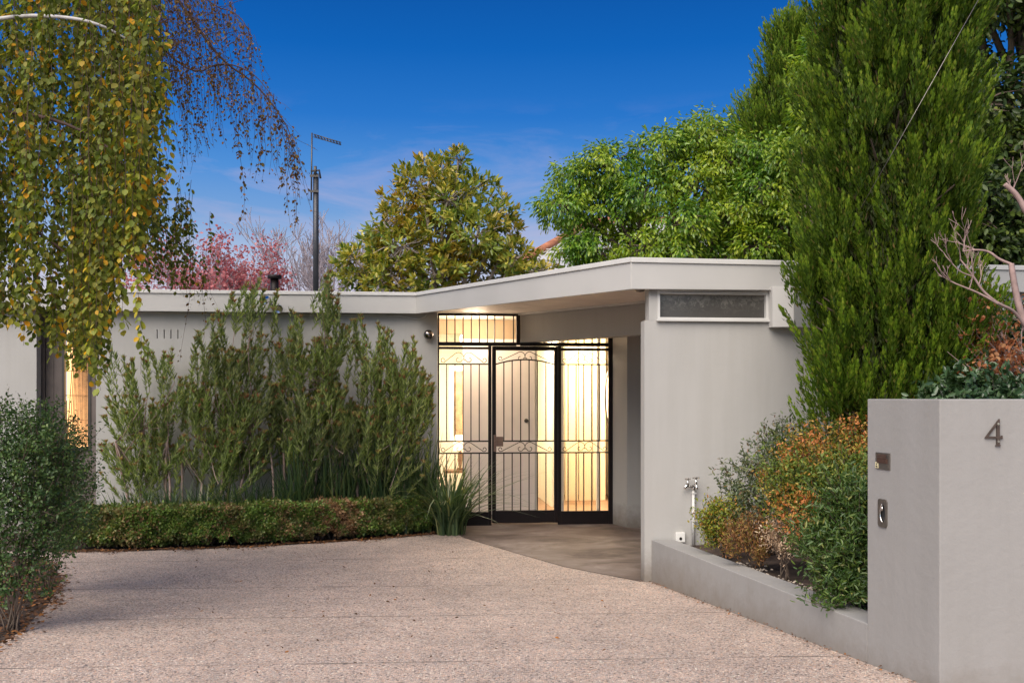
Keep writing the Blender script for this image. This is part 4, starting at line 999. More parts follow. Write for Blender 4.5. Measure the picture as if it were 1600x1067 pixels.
def birch():
    g = np.random.default_rng(77); rr = random.Random(77)
    base = (-4.35, 6.9, 0.05)
    t = thing('weeping_birch', 'weeping birch with drooping strands of green and yellow leaves at the left', 'tree', base)
    mb = MB(); tr, rs = bend(base, (-4.1, 6.7, 4.6), 0.13, 0.06, 0, 0.03, 10, rr); mb.tube(tr, rs, 10)
    # limbs: arching paths given as picture points with their depth
    limbs = []; mb2 = MB()
    def limb(pts, r0, r1, fine=False):
        w = [P(*p) for p in pts]
        # smooth
        for _ in range(2):
            w = [w[0]]+[q for i in range(len(w)-1) for q in (w[i].lerp(w[i+1], .25), w[i].lerp(w[i+1], .75))]+[w[-1]]
        (mb2 if fine else mb).tube(w, [r0+(r1-r0)*(i/(len(w)-1)) for i in range(len(w))], 7, False); limbs.append(w)
    limb([(-320, 150, 6.7), (-150, 60, 6.3), (15, 24, 5.9), (110, 27, 5.8), (160, 40, 5.8), (195, 60, 5.9)], 0.018, 0.005)
    limb([(-320, 60, 6.7), (-180, -60, 6.4), (20, -110, 6.2), (190, -60, 6.4), (260, 40, 6.5)], 0.03, 0.003, True)
    limb([(-320, -20, 6.7), (-100, -190, 7.0), (150, -170, 7.4), (300, 30, 7.6), (345, 95, 7.6), (400, 130, 7.6), (445, 190, 7.6), (455, 215, 7.6)], 0.018, 0.002, True)
    limb([(-320, -20, 6.7), (-60, -150, 7.2), (120, -100, 7.4), (230, 50, 7.5), (300, 120, 7.5), (345, 96, 7.4), (395, 112, 7.4), (425, 150, 7.4)], 0.014, 0.002, True)
    limb([(-320, 260, 6.8), (-150, 180, 6.5), (30, 170, 6.2), (150, 210, 6.1), (205, 270, 6.1)], 0.022, 0.004, True)
    limb([(-320, 350, 6.8), (-180, 330, 6.5), (0, 330, 6.3), (90, 380, 6.3), (140, 440, 6.3)], 0.02, 0.004, True)
    limb([(-300, 100, 7.2), (0, 60, 8.0), (150, 200, 8.3), (230, 330, 8.4), (300, 400, 8.4), (330, 430, 8.4)], 0.016, 0.002, True)
    limb([(-300, -100, 6.5), (-50, -260, 6.3), (150, -250, 6.6), (250, -100, 6.8), (300, -20, 6.8)], 0.03, 0.003, True)
    limb([(100, -170, 7.4), (260, -60, 7.5), (330, 10, 7.6), (372, 20, 7.6), (395, 60, 7.6)], 0.008, 0.002, True)
    mb.build('trunk', M['birch_bark'], t); mb2.build('branches', M['twig'], t)
    tw = MB()
    envb = [(-200, 470), (-50, 540), (0, 520), (30, 505), (60, 545), (100, 575), (128, 600), (150, 600), (165, 520), (185, 455), (205, 440), (222, 400), (240, 330), (262, 250), (300, 180)]
    envt = [(-200, -150), (200, -150), (235, -80), (300, -60)]
    def ip(env, x):
        return float(np.interp(x, [e[0] for e in env], [e[1] for e in env]))
    LP, LD, LN, LL, LW = [], [], [], [], []
    def y_of(q): return HZ-(q.z-CZ)/q.y*FX
    def strand(px, y0, y1, d, dens, L, store, rad=0.0016, drift=0.0):
        p = P(px, y0, d); e = P(px, y1, d); n = max(3, int((p.z-e.z)/0.12)); pts = []
        ph = rr.uniform(0, 6.28); ox = rr.uniform(-1, 1)*0.05; amp = rr.uniform(0.012, 0.035)
        for i in range(n+1):
            q = i/n
            pts.append(Vector((p.x+ox*q+amp*math.sin(ph+q*5)+drift*q, p.y+amp*math.cos(ph*1.7+q*4), p.z+(e.z-p.z)*q)))
        tw.tube(pts, [rad*(1.25-0.6*i/n) for i in range(n+1)], 3, False)
        m = int((p.z-e.z)*dens); A_ = np.array([v3(x) for x in pts])
        if m < 1: return
        q = np.sort(g.uniform(0.02, 1.0, m))*n; i0 = np.minimum(q.astype(int), n-1); fr = (q-i0)[:, None]
        pp = A_[i0]*(1-fr)+A_[i0+1]*fr
        a = g.uniform(0, 2*PI, m)
        out = np.stack([np.cos(a), np.sin(a), np.zeros(m)], 1)
        dr = g.uniform(0.35, 1.2, (m, 1))
        store.append((pp+out*0.012, out*0.6+np.array([0, 0, -1.0])*dr+g.normal(size=(m, 3))*0.15, out*0.75+np.array([0, 0, 0.45])+g.normal(size=(m, 3))*0.35, L*g.uniform(0.65, 1.2, m)))
    main, old, rim = [], [], []
    for i in range(400):
        px = rr.uniform(-230, 238) if i % 4 else rr.uniform(120, 250)
        yb = ip(envb, px); yt = ip(envt, px)
        L = rr.uniform(150, 420); y1 = rr.uniform(yt+150, yb) if rr.random() < 0.62 else yb-rr.uniform(0, 60)
        strand(px, max(yt, y1-L), y1, rr.uniform(5.5, 7.2), 66, 0.043, main)
    for i in range(200):
        px = rr.uniform(-260, 228); yb = ip(envb, px)-20; y1 = rr.uniform(-60, yb); strand(px, y1-rr.uniform(150, 400), y1, rr.uniform(7.2, 8.3), 60, 0.045, main)
    # the longest, lightest strands at the rim of the curtain
    for (px, y0, y1, d) in ((212, 250, 585, 5.6), (206, 280, 520, 5.7), (138, 350, 610, 5.6), (146, 380, 585, 5.7), (128, 400, 560, 5.8), (218, 180, 420, 5.7), (227, 120, 380, 5.8), (195, 200, 480, 5.6), (240, 130, 330, 5.8), (100, 380, 560, 5.9), (60, 350, 540, 5.8),
                            (20, 300, 505, 5.8), (160, 300, 500, 5.7), (176, 330, 470, 5.7), (252, 60, 290, 5.9), (262, 40, 240, 6.0), (245, 250, 380, 6.2), (230, 230, 400, 5.7), (222, 300, 440, 5.8), (205, 120, 330, 5.7), (150, 480, 600, 5.6), (214, 60, 260, 5.8), (238, 200, 350, 5.9)):
        strand(px, y0, y1, d, 56, 0.046, rim)
    # back layer of brown twiggy strands to the right, with small old leaves
    for w in limbs[2:4]+limbs[7:9]+limbs[6:7]:
        for i in range(3, len(w)):
            for _ in range(3):
                q = w[i-1].lerp(w[i], rr.random()); px = 800+q.x/q.y*FX; py = HZ-(q.z-CZ)/q.y*FX
                if px > 470 or px < 150 or (y_of(q) > 300 and rr.random() < 0.75): continue
                ln = rr.uniform(25, 150) if px > 320 else rr.uniform(40, 170)
                strand(px, py, py+ln, q.y+rr.uniform(-.15, .15), 26, 0.024, old, 0.0015, rr.uniform(-.05, .16))
    for i in range(105):
        px = rr.triangular(205, 370, 250); y0 = rr.uniform(-120, 70+0.3*(px-215)); 
        strand(px, y0, y0+rr.uniform(60, 210), rr.uniform(6.8, 7.9), 28, 0.024, old, 0.0015, rr.uniform(-.06, .22))
    for i in range(150):          # fine side twigs crossing between the strands
        px = rr.triangular(205, 400, 270); py = rr.uniform(-20, 60+(px-205)*0.5); a = P(px, py, 7.5); b = P(px+rr.uniform(10, 34), py+rr.uniform(-15, 30), 7.5)
        tw.tube(*bend(a, b, 0.0035, 0.0015, 0.1, 0.06, 5, rr), 3, False)
    for (px, y0, y1) in ((455, 215, 290), (452, 235, 285), (410, 160, 265), (378, 180, 345), (432, 165, 215), (330, 330, 400), (305, 380, 470), (285, 390, 465), (320, 395, 478), (262, 395, 450), (340, 400, 440), (318, 420, 470)):
        strand(px, y0, y1, 8.2 if y0 > 300 else 7.6, 60, 0.034, old if y0 < 300 else main, 0.0016)
    for i in range(40):
        px = rr.uniform(225, 300); y1 = rr.uniform(380, 455); strand(px, y1-rr.uniform(60, 160), y1, rr.uniform(8.1, 8.5), 40, 0.042, main)
    tw.build('twigs', M['twig'], t)
    for nm, st, mt in (('crown', main, M['birch_leaf']), ('yellow_strands', rim, M['birch_yellow']), ('old_leaves', old, M['birch_dark'])):
        Pn, D, Nn = (np.concatenate([s[k] for s in st]) for k in range(3)); L = np.concatenate([s[3] for s in st])
        leafobj(nm, [leaves(Pn, D, Nn, L, L*0.78)], mt, t)
birch()

# --- small leaved shrubs at the left foreground
M['pitto'] = leafmat('small_green_leaf', [(0, (0.03, 0.065, 0.02)), (0.5, (0.06, 0.115, 0.03)), (0.88, (0.10, 0.17, 0.045)), (1, (0.18, 0.24, 0.07))], 0.42, 0.3, None, 1.5, 0.45)
def sapling(label, base, targets, n_leaf, seed, LW=(0.021, 0.013), mt='pitto', group=None, r0=0.011, name='leafy_shrub', cr=0.05, up=0.6):
    g = np.random.default_rng(seed); rr = random.Random(seed)
    t = thing(name, label, 'shrub', base, group)
    mb = MB(); PP, UU = [], []
    for (c, r) in targets:
        c = Vector(c); pts, rs = bend(Vector(base)+Vector((rr.uniform(-.04, .04), rr.uniform(-.04, .04), 0)), c, r0, r0*0.35, 0.0, 0.06, 8, rr); mb.tube(pts, rs, 6)
        n = int(n_leaf*r*r/sum(q[1]**2 for q in targets)/14)
        for j in range(n):
            u = Vector(g.normal(size=3)).normalized(); s = c+u*r*rr.uniform(0.15, 1.1)*1.0; s.z += r*0.25*rr.uniform(-1, 1)
            q = u*0.6+Vector((0, 0, up)); q.normalize(); ln = rr.uniform(0.08, 0.2)
            if j % 3 == 0: mb.tube([c.lerp(s, 0.5), s, s+q*ln], [0.003, 0.002, 0.0012], 3, False)
            for k in range(14): PP.append(s+q*ln*k/13+Vector(g.normal(size=3))*0.012); UU.append(q)
    mb.build('stems', M['bark'], t)
    PP = np.array([v3(p) for p in PP]); UU = np.array([v3(p) for p in UU]); m_ = len(PP); o = unit(g.normal(size=(m_, 3)))
    s = g.uniform(.7, 1.3, m_)
    leafobj('foliage', [leaves(PP, o+UU*0.5, UU+g.normal(size=(m_, 3))*0.4, LW[0]*s, LW[1]*s)], M[mt], t)
    return t
def tg(*a): return [(tuple(P(px, py, d)), r) for px, py, d, r in a]
sapling('dense small leaved green shrub on thin stems in the left foreground', (-2.98, 5.95, 0.1),
        tg((20, 735, 6, .20), (60, 710, 6.1, .20), (-40, 700, 6, .24), (95, 735, 6.2, .17), (45, 790, 6, .20), (-10, 810, 5.9, .22), (90, 800, 6.2, .18), (30, 860, 5.95, .16), (70, 860, 6.1, .15), (15, 915, 5.9, .10), (50, 915, 6.0, .10), (-30, 880, 5.9, .16), (0, 665, 6.1, .08), (55, 665, 6.1, .08), (-90, 760, 6, .25)), 19000, 61, r0=0.006, group='small leaved shrubs at the left edge')
sapling('green shrub behind the left foreground shrub, beside the hedge end', (-3.55, 7.6, 0.02),
        tg((95, 700, 7.4, .16), (115, 745, 7.5, .15), (90, 780, 7.5, .18), (112, 810, 7.5, .14), (95, 850, 7.4, .12), (60, 690, 7.6, .22), (50, 770, 7.6, .22)), 12000, 62, r0=0.006, group='small leaved shrubs at the left edge')

# --- shrubs with upright narrow leaves and red tips against the wall
M['leuca'] = leafmat('narrow_leaf', [(0, (0.10, 0.14, 0.045)), (0.5, (0.24, 0.32, 0.10)), (0.88, (0.42, 0.50, 0.17)), (1, (0.60, 0.62, 0.26))], 0.5, 0.42,
                     (0.46, 0.60, [(0, (0.11, 0.15, 0.06)), (0.6, (0.23, 0.29, 0.12)), (1, (0.40, 0.41, 0.18))]), 1.3, 0.35)
M['leuca_tip'] = leafmat('red_tip_leaf', [(0, (0.30, 0.09, 0.08)), (0.35, (0.30, 0.20, 0.09)), (0.7, (0.48, 0.48, 0.15)), (1, (0.50, 0.12, 0.11))], 0.5, 0.35)
def leuca(label, base, heads, seed, stems):
    "heads: picture points (x, top y, spread px, count) reached by upright shoots"
    g = np.random.default_rng(seed); rr = random.Random(seed)
    t = thing('flowering_shrub', label, 'shrub', base, 'tall shrubs against the left wall')
    mb = MB(); shoots = MB(); body, tip = [], []
    b = Vector(base)
    forks = []
    for (px, py, d) in stems:
        c = P(px, py, d); dx = c-b; o_ = Vector((rr.uniform(-.06, .06), rr.uniform(-.05, .05), 0))
        ctl = [b+o_, b+o_+Vector((dx.x*0.45+rr.uniform(-.05, .05), dx.y*.3, dx.z*0.10)), b+Vector((dx.x*0.80+rr.uniform(-.08, .08), dx.y*.6, dx.z*0.38)), b+Vector((dx.x*0.85, dx.y*.9, dx.z*0.7)), c]
        for _q in range(3): ctl = [ctl[0]]+[q for i in range(len(ctl)-1) for q in (ctl[i].lerp(ctl[i+1], .25), ctl[i].lerp(ctl[i+1], .75))]+[ctl[-1]]
        mb.tube(ctl, [0.023-0.014*i/(len(ctl)-1) for i in range(len(ctl))], 7); forks.append(c)
    for (px, py, sp, cnt) in heads:
        for _ in range(int(cnt*1.75+0.5)):
            d = rr.uniform(10.6, 11.1); x = min(px+rr.uniform(-sp, sp), 676); e = P(x, py+abs(rr.gauss(0, 1))*30, d)
            f = min(forks, key=lambda q: (q-e).length+rr.uniform(0, .3))
            L = rr.uniform(0.24, 0.50); up_ = py < 540
            fan = Vector(((e.x-b.x)*0.8, (e.y-b.y)*0.3, max(0.5, e.z-0.35))).normalized()
            s = e-(fan+Vector((rr.gauss(0, .20), rr.gauss(0, .18), 0))).normalized()*L
            if _ % 5 == 0: mb.tube(*bend(f, s, 0.007, 0.0035, -0.06, 0.05, 5, rr), 4, False)
            shoots.tube([s, s.lerp(e, .5)+Vector((rr.uniform(-.015, .015), 0, 0)), e], [0.0032, 0.0026, 0.002], 3, False)
            m_ = int(L*115); q = np.sort(g.uniform(0, 1, m_))[:, None]; A_, E_ = v3(s), v3(e)
            pp = A_*(1-q)+E_*q; ax = unit((E_-A_)[None, :])
            a = g.uniform(0, 2*PI, m_); out = np.stack([np.cos(a), np.sin(a), np.zeros(m_)], 1)
            body.append((pp, out*(0.66-0.3*q)+ax*0.85, ax*0.3-out+g.normal(size=(m_, 3))*0.2, np.full(m_, 0.072)*g.uniform(.7, 1.2, m_)))
            k = 26; a = g.uniform(0, 2*PI, k); out = np.stack([np.cos(a), np.sin(a), np.zeros(k)], 1)
            tip.append((np.repeat(E_[None, :], k, 0)-[0, 0, .01], out*g.uniform(.25, .8, (k, 1))+[0, 0, 1], -out+0.01, np.full(k, 0.050)*g.uniform(.7, 1.2, k)))
    mb.build('stems', M['pale_stem'], t); shoots.build('shoots', M['green_shoot'], t)
    for nm, st, mt in (('foliage', body, M['leuca']), ('tips', tip, M['leuca_tip'])):
        Pn, D, Nn = (np.concatenate([s[k] for s in st]) for k in range(3)); L = np.concatenate([s[3] for s in st])
        leafobj(nm, [leaves(Pn, D, Nn, L, L*0.18, LANCE)], mt, t)
def at(px, d, z=0.0): return ((px-800)/FX*d, d, z)
leuca('thin upright shrub with narrow leaves at the left end of the wall', at(235, 10.75), [(168, 535, 6, 3), (200, 560, 12, 6), (232, 530, 10, 4), (262, 545, 8, 5), (185, 620, 25, 12), (235, 620, 30, 18), (190, 690, 35, 18), (255, 680, 35, 18), (282, 590, 14, 7)], 71,
      [(180, 690, 10.8), (222, 670, 10.9), (262, 690, 10.8)])
leuca('tall bushy shrub with red tips reaching above the fascia', at(318, 10.7), [(308, 520, 8, 5), (340, 488, 12, 8), (362, 455, 5, 2), (388, 432, 8, 4), (405, 425, 10, 5), (428, 455, 6, 3), (345, 545, 30, 22), (395, 520, 25, 18), (310, 600, 30, 24), (370, 610, 40, 34), (420, 590, 25, 20), (330, 670, 45, 30), (400, 670, 40, 26)], 72,
      [(318, 690, 10.8), (352, 660, 10.9), (280, 700, 10.8), (395, 680, 10.8), (372, 700, 10.9), (258, 715, 10.7)])
leuca('broad shrub with spiky green shoots beside the tallest central spire', at(465, 10.85), [(462, 478, 10, 6), (515, 425, 7, 7), (522, 460, 12, 10), (545, 500, 12, 8), (450, 530, 25, 18), (500, 530, 30, 26), (455, 600, 35, 30), (520, 600, 35, 34), (465, 650, 45, 22), (540, 640, 30, 18)], 73,
      [(440, 660, 10.9), (487, 655, 11.0), (515, 600, 11), (420, 690, 10.8), (540, 690, 11.0)])
leuca('open shrub with pale bent stems nearest the gate', at(583, 10.95), [(562, 495, 10, 7), (600, 505, 14, 10), (640, 520, 10, 6), (662, 560, 12, 8), (590, 560, 34, 26), (640, 575, 28, 22), (560, 630, 34, 24), (620, 625, 34, 24), (668, 600, 12, 10), (600, 680, 40, 14), (655, 660, 16, 8)], 74,
      [(560, 680, 11), (600, 670, 11.1), (632, 665, 11.1), (648, 640, 11)])

# --- strap leaved clumps behind the hedge
M['strap'] = leafmat('strap_leaf', [(0, (0.03, 0.065, 0.03)), (0.6, (0.07, 0.12, 0.05)), (0.9, (0.13, 0.18, 0.07)), (1, (0.28, 0.28, 0.12))], 0.4, 0.25, None, 2, 0.5)
def strap_clump(label, base, n, H, seed, spread=0.35):
    g = random.Random(seed); t = thing('strap_leaf_clump', label, 'plant', base, 'strap leaved clumps behind the hedge')
    mb = MB(); b = Vector(base)
    for i in range(n):
        a = g.uniform(0, 2*PI); out = Vector((math.cos(a), math.sin(a), 0)); h = H*g.uniform(0.55, 1.1); s = spread*g.uniform(0.15, 1.0)*1.35
        p0 = b+out*g.uniform(0, 0.09)+Vector((g.uniform(-.1, .1), g.uniform(-.05, .05), 0)); w = g.uniform(0.007, 0.012)
        side = Vector((-out.y, out.x, 0)); nseg = 6; vs = []; fold = g.uniform(0.3, 1.1)*s
        for k in range(nseg+1):
            q = k/nseg
            c = p0+out*(s*q**1.8+0.02*q)+Vector((0, 0, h*(q-0.35*fold/0.35*q**3*0.6)))
            ww = w*(1-q**2.2)+0.0006
            vs += [c-side*ww, c-Vector((0, 0, ww*0.45)), c+side*ww]
        mb.add(vs, [f for k in range(nseg) for f in ((3*k, 3*k+1, 3*k+4, 3*k+3), (3*k+1, 3*k+2, 3*k+5, 3*k+4))], True)
    mb.build('leaves', M['strap'], t)
    return t
cl = [(x, 0) for x in range(165, 690, 33)]
desc = ['below the leftmost thin shrub', 'second from the left end of the hedge', 'third from the left end of the hedge', 'beside the first bent stems', 'among the bent pale stems', 'right of the bent pale stems', 'behind the hedge under the tallest shrub', 'behind the first browned patch of hedge',
        'behind the middle of the hedge', 'just right of the middle of the hedge', 'behind the brown hedge patch', 'right of the brown hedge patch', 'beside the pale leaning stem', 'under the open shrub', 'under the open shrub, right side', 'third from the gate', 'second from the gate']
for i, (x, _) in enumerate(cl):
    d = 10.25+(x-165)/525*0.95+rnd.uniform(-.1, .1)
    strap_clump('dark green strap leaved clump '+desc[min(i, len(desc)-1)], at(x, d), 95, 0.55+0.40*(i > 8)+0.02*i+rnd.uniform(-.05, .05), 300+i)
strap_clump('large arching strap leaved clump spilling past the gate foot', at(704, 10.92), 230, 0.92, 390, 0.84)

# --- low clipped hedge
M['hedge'] = leafmat('box_leaf', [(0, (0.07, 0.12, 0.025)), (0.5, (0.13, 0.21, 0.04)), (0.93, (0.24, 0.35, 0.07)), (1, (0.42, 0.36, 0.14))], 0.42, 0.3,
                     (0.45, 0.62, [(0, (0.08, 0.10, 0.03)), (0.6, (0.18, 0.19, 0.06)), (1, (0.36, 0.24, 0.12))]), 3.5, 0.4)
M['hedge_brown'] = leafmat('browned_box_leaf', [(0, (0.16, 0.09, 0.04)), (0.6, (0.34, 0.20, 0.10)), (1, (0.52, 0.33, 0.18))], 0.6, 0.3)
def hedge():
    g = np.random.default_rng(5); rr = random.Random(5)
    hl = [(-4.45, 9.80), (-3.7, 9.80), (-2.55, 10.10), (-1.6, 10.53), (-0.86, 11.02)]
    base = (hl[2][0], hl[2][1]+.25, 0)
    t = thing('box_hedge', 'low clipped green hedge with browned patches along the drive', 'hedge', base)
    seg = []; L = 0
    for p, q in zip(hl, hl[1:]):
        l = math.dist(p, q); seg.append((L, l, p, q)); L += l
    n = 105000
    s = g.uniform(0, L, n); x = np.zeros(n); y = np.zeros(n); tx = np.zeros(n); ty = np.zeros(n)
    for (a, l, p, q) in seg:
        k = (s >= a) & (s <= a+l); f = (s[k]-a)/l
        x[k] = p[0]+(q[0]-p[0])*f; y[k] = p[1]+(q[1]-p[1])*f; tx[k] = (q[0]-p[0])/l; ty[k] = (q[1]-p[1])/l
    nx, ny = -ty, tx                                    # away from the viewer
    face = g.uniform(0, 1, n); H, W = 0.375, 0.46
    zz = g.uniform(0.03, 1, n)**0.85*0.375
    lump = 0.020*np.sin(s*9.1+zz*9)+0.018*np.sin(s*21+1-zz*23)+0.014*np.sin(s*37+2+zz*31)
    dep = np.abs(g.normal(0, 0.045, n))
    b = np.where(face < .56, dep-lump*0.9*1.0, np.where(face < .88, g.uniform(0, W, n), W-dep))
    z = np.where(face < .56, zz, np.where(face < .88, H-dep*0.9+lump*0.9+0.012*np.sin(s*53+g.uniform(0, .8, n)), g.uniform(0.05, 1, n)*H))
    b = b+0.055*np.sin(z*16+s*7)*(face < .56)*0.5+np.where((z < .10) & (face < .56), (0.10-z)*0.9, 0)
    keep = ~((z < 0.07+0.03*np.sin(s*43)) & (np.sin(s*5.3)+np.sin(s*12.7)+0.5*np.sin(s*61) > 0.75) & (face < .56))
    Pn = np.stack([x+nx*b, y+ny*b, z+0.01], 1)
    O = np.stack([np.where(face < .56, -nx, np.where(face < .88, 0, nx)), np.where(face < .56, -ny, np.where(face < .88, 0, ny)), np.where(face < .88, np.where(face < .56, .25, 1), .2)], 1)
    D = O*0.5+g.normal(size=(n, 3))*0.9+[0, 0, .25]; Nn = O+g.normal(size=(n, 3))*0.8+[0, 0, .35]
    sc = g.uniform(.7, 1.3, n)
    br = np.exp(-((s-2.75)/0.24)**2)*1.0+np.exp(-((s-1.6)/0.15)**2)*0.35+np.exp(-((s-2.2)/0.12)**2)*0.4+np.exp(-((s-0.75)/0.2)**2)*0.25
    bn = g.uniform(0, 1, n) < br*(0.62+0.45*np.sin(s*30+z*25))+0.06
    for nm, k, mt in (('foliage', keep & ~bn, 'hedge'), ('browned_foliage', keep & bn, 'hedge_brown')):
        leafobj(nm, [leaves(Pn[k], D[k], Nn[k], 0.026*sc[k], 0.020*sc[k])], M[mt], t)
    mb = MB()
    for i in range(330):
        ss = rr.uniform(0, L-.01); a, l, p, q = [e for e in seg if e[0] <= ss][-1]; f = (ss-a)/l
        c = Vector((p[0]+(q[0]-p[0])*f, p[1]+(q[1]-p[1])*f, 0)); nn = Vector((-(q[1]-p[1])/l, (q[0]-p[0])/l, 0))
        b0 = c+nn*rr.uniform(.15, .35); e = c+nn*rr.uniform(0.03, .42)+Vector((rr.uniform(-.18, .18), 0, rr.uniform(.15, .35)))
        mb.tube(*bend(b0, e, 0.007, 0.002, 0, 0.12, 4, rr), 4, False)
    mb.build('branches', M['bark'], t)
hedge()

# --- planter shrubs
M['orange'] = leafmat('orange_green_leaf', [(0, (0.06, 0.10, 0.02)), (0.3, (0.14, 0.19, 0.03)), (0.42, (0.30, 0.22, 0.03)), (0.5, (0.52, 0.17, 0.05)), (0.88, (0.60, 0.26, 0.09)), (1, (0.62, 0.44, 0.12))], 0.5, 0.35,
                      (0.41, 0.51, [(0, (0.07, 0.11, 0.02)), (0.7, (0.17, 0.24, 0.04)), (0.9, (0.36, 0.32, 0.05)), (1, (0.5, 0.2, 0.05))]), 2.6, 0.35)
M['grey_green'] = leafmat('grey_green_leaf', [(0, (0.06, 0.085, 0.05)), (0.6, (0.12, 0.155, 0.08)), (0.9, (0.19, 0.21, 0.09)), (1, (0.20, 0.10, 0.07))], 0.4, 0.25, None, 2, 0.5)
M['deep_green'] = leafmat('deep_green_leaf', [(0, (0.03, 0.07, 0.014)), (0.6, (0.07, 0.13, 0.025)), (0.93, (0.13, 0.19, 0.04)), (1, (0.24, 0.24, 0.06))], 0.4, 0.25, None, 2, 0.5)
M['rusty'] = leafmat('rusty_sprig', [(0, (0.15, 0.065, 0.03)), (0.5, (0.30, 0.13, 0.05)), (0.8, (0.20, 0.18, 0.04)), (1, (0.45, 0.25, 0.09))], 0.6, 0.3)
M['box_orange'] = leafmat('tipped_green_leaf', [(0, (0.08, 0.12, 0.015)), (0.6, (0.22, 0.26, 0.03)), (0.8, (0.36, 0.34, 0.04)), (1, (0.5, 0.18, 0.04))], 0.45, 0.3, None, 2, 0.4)
M['straw'] = leafmat('straw_leaf', [(0, (0.42, 0.28, 0.18)), (0.6, (0.60, 0.44, 0.30)), (1, (0.72, 0.58, 0.42))], 0.7, 0.35, None, 2, 0.2, (1, 1, 1))
ZS = 0.30
def tz(*a): return tg(*a)
sapling('loose grey green shrub against the pale wall behind the rusty bush', (2.0, 7.65, ZS), tz((1205, 700, 7.7, .10), (1225, 690, 7.75, .10), (1150, 770, 7.6, .12), (1180, 740, 7.6, .12), (1215, 740, 7.6, .16), (1165, 800, 7.5, .13), (1205, 790, 7.5, .17), (1240, 760, 7.6, .18), (1250, 695, 7.7, .12), (1150, 820, 7.4, .08)), 6200, 81, (0.034, 0.014), 'grey_green', None, 0.009, 'garden_shrub')
sapling('bushy shrub with orange and green autumn leaves in the planter', (2.1, 6.7, ZS), tz((1230, 735, 6.8, .13), (1265, 715, 6.8, .14), (1305, 705, 6.8, .15), (1345, 700, 6.8, .16), (1385, 705, 6.8, .18), (1225, 775, 6.7, .13), (1265, 765, 6.6, .16), (1310, 750, 6.5, .17), (1350, 760, 6.5, .17), (1240, 815, 6.5, .12), (1290, 810, 6.4, .15), (1335, 820, 6.4, .16), (1400, 780, 6.6, .2)), 26000, 82, (0.026, 0.013), 'orange', None, 0.009, 'garden_shrub')
sapling('dark green shrub spilling over the planter edge against the street wall', (2.08, 5.75, ZS), tz((1330, 795, 5.7, .13), (1300, 830, 5.8, .12), (1340, 850, 5.6, .14), (1305, 880, 5.7, .12), (1345, 905, 5.55, .12), (1310, 920, 5.6, .09), (1385, 840, 5.6, .18), (1375, 900, 5.6, .16), (1275, 860, 6.0, .08), (1400, 790, 5.8, .16), (1300, 940, 5.45, .05)), 24000, 83, (0.036, 0.011), 'deep_green', None, 0.009, 'garden_shrub')
sapling('small upright yellow green shrub with rusty base beside the tap pipe', (1.60, 7.45, ZS), tz((1108, 825, 7.4, .08), (1125, 815, 7.45, .09), (1148, 820, 7.5, .08), (1130, 845, 7.4, .09), (1112, 845, 7.35, .07)), 5200, 84, (0.022, 0.012), 'box_orange', None, 0.006, 'garden_shrub', up=1.4)
sapling('low rust brown tuft behind the planter edge, left of the straw plant', (1.72, 6.95, ZS), tz((1160, 845, 6.95, .085), (1180, 855, 6.9, .085), (1200, 850, 6.9, .07), (1145, 865, 6.85, .05), (1185, 875, 6.75, .05)), 4200, 85, (0.026, 0.007), 'rusty', None, 0.006, 'garden_shrub', up=1.5)
sapling('small straw coloured dried plant in the planter', (1.80, 6.55, ZS), tz((1205, 850, 6.5, .05), (1222, 845, 6.55, .055), (1238, 840, 6.6, .05), (1222, 865, 6.5, .055), (1240, 860, 6.55, .05)), 1700, 86, (0.022, 0.008), 'straw', None, 0.005, 'garden_shrub', up=1.2)
M['laurel'] = leafmat('laurel_leaf', [(0, (0.025, 0.06, 0.025)), (0.6, (0.05, 0.10, 0.04)), (1, (0.10, 0.16, 0.07))], 0.3, 0.2, None, 2, 0.6)
sapling('glossy round leaved green shrub behind the street wall', (3.3, 6.55, ZS), tz((1485, 622, 6.5, .11), (1515, 625, 6.4, .13), (1555, 625, 6.4, .13), (1590, 632, 6.4, .13), (1460, 650, 6.6, .12), (1625, 640, 6.5, .16), (1575, 520, 7.4, .17), (1535, 530, 7.5, .16), (1610, 540, 7.3, .18)), 6500, 87, (0.050, 0.025), 'laurel', None, 0.012, 'garden_shrub')
M['autumn'] = leafmat('peach_leaf', [(0, (0.25, 0.08, 0.03)), (0.5, (0.45, 0.17, 0.07)), (1, (0.55, 0.30, 0.14))], 0.55, 0.4, None, 2, 0.3, (1.1, .9, .7))
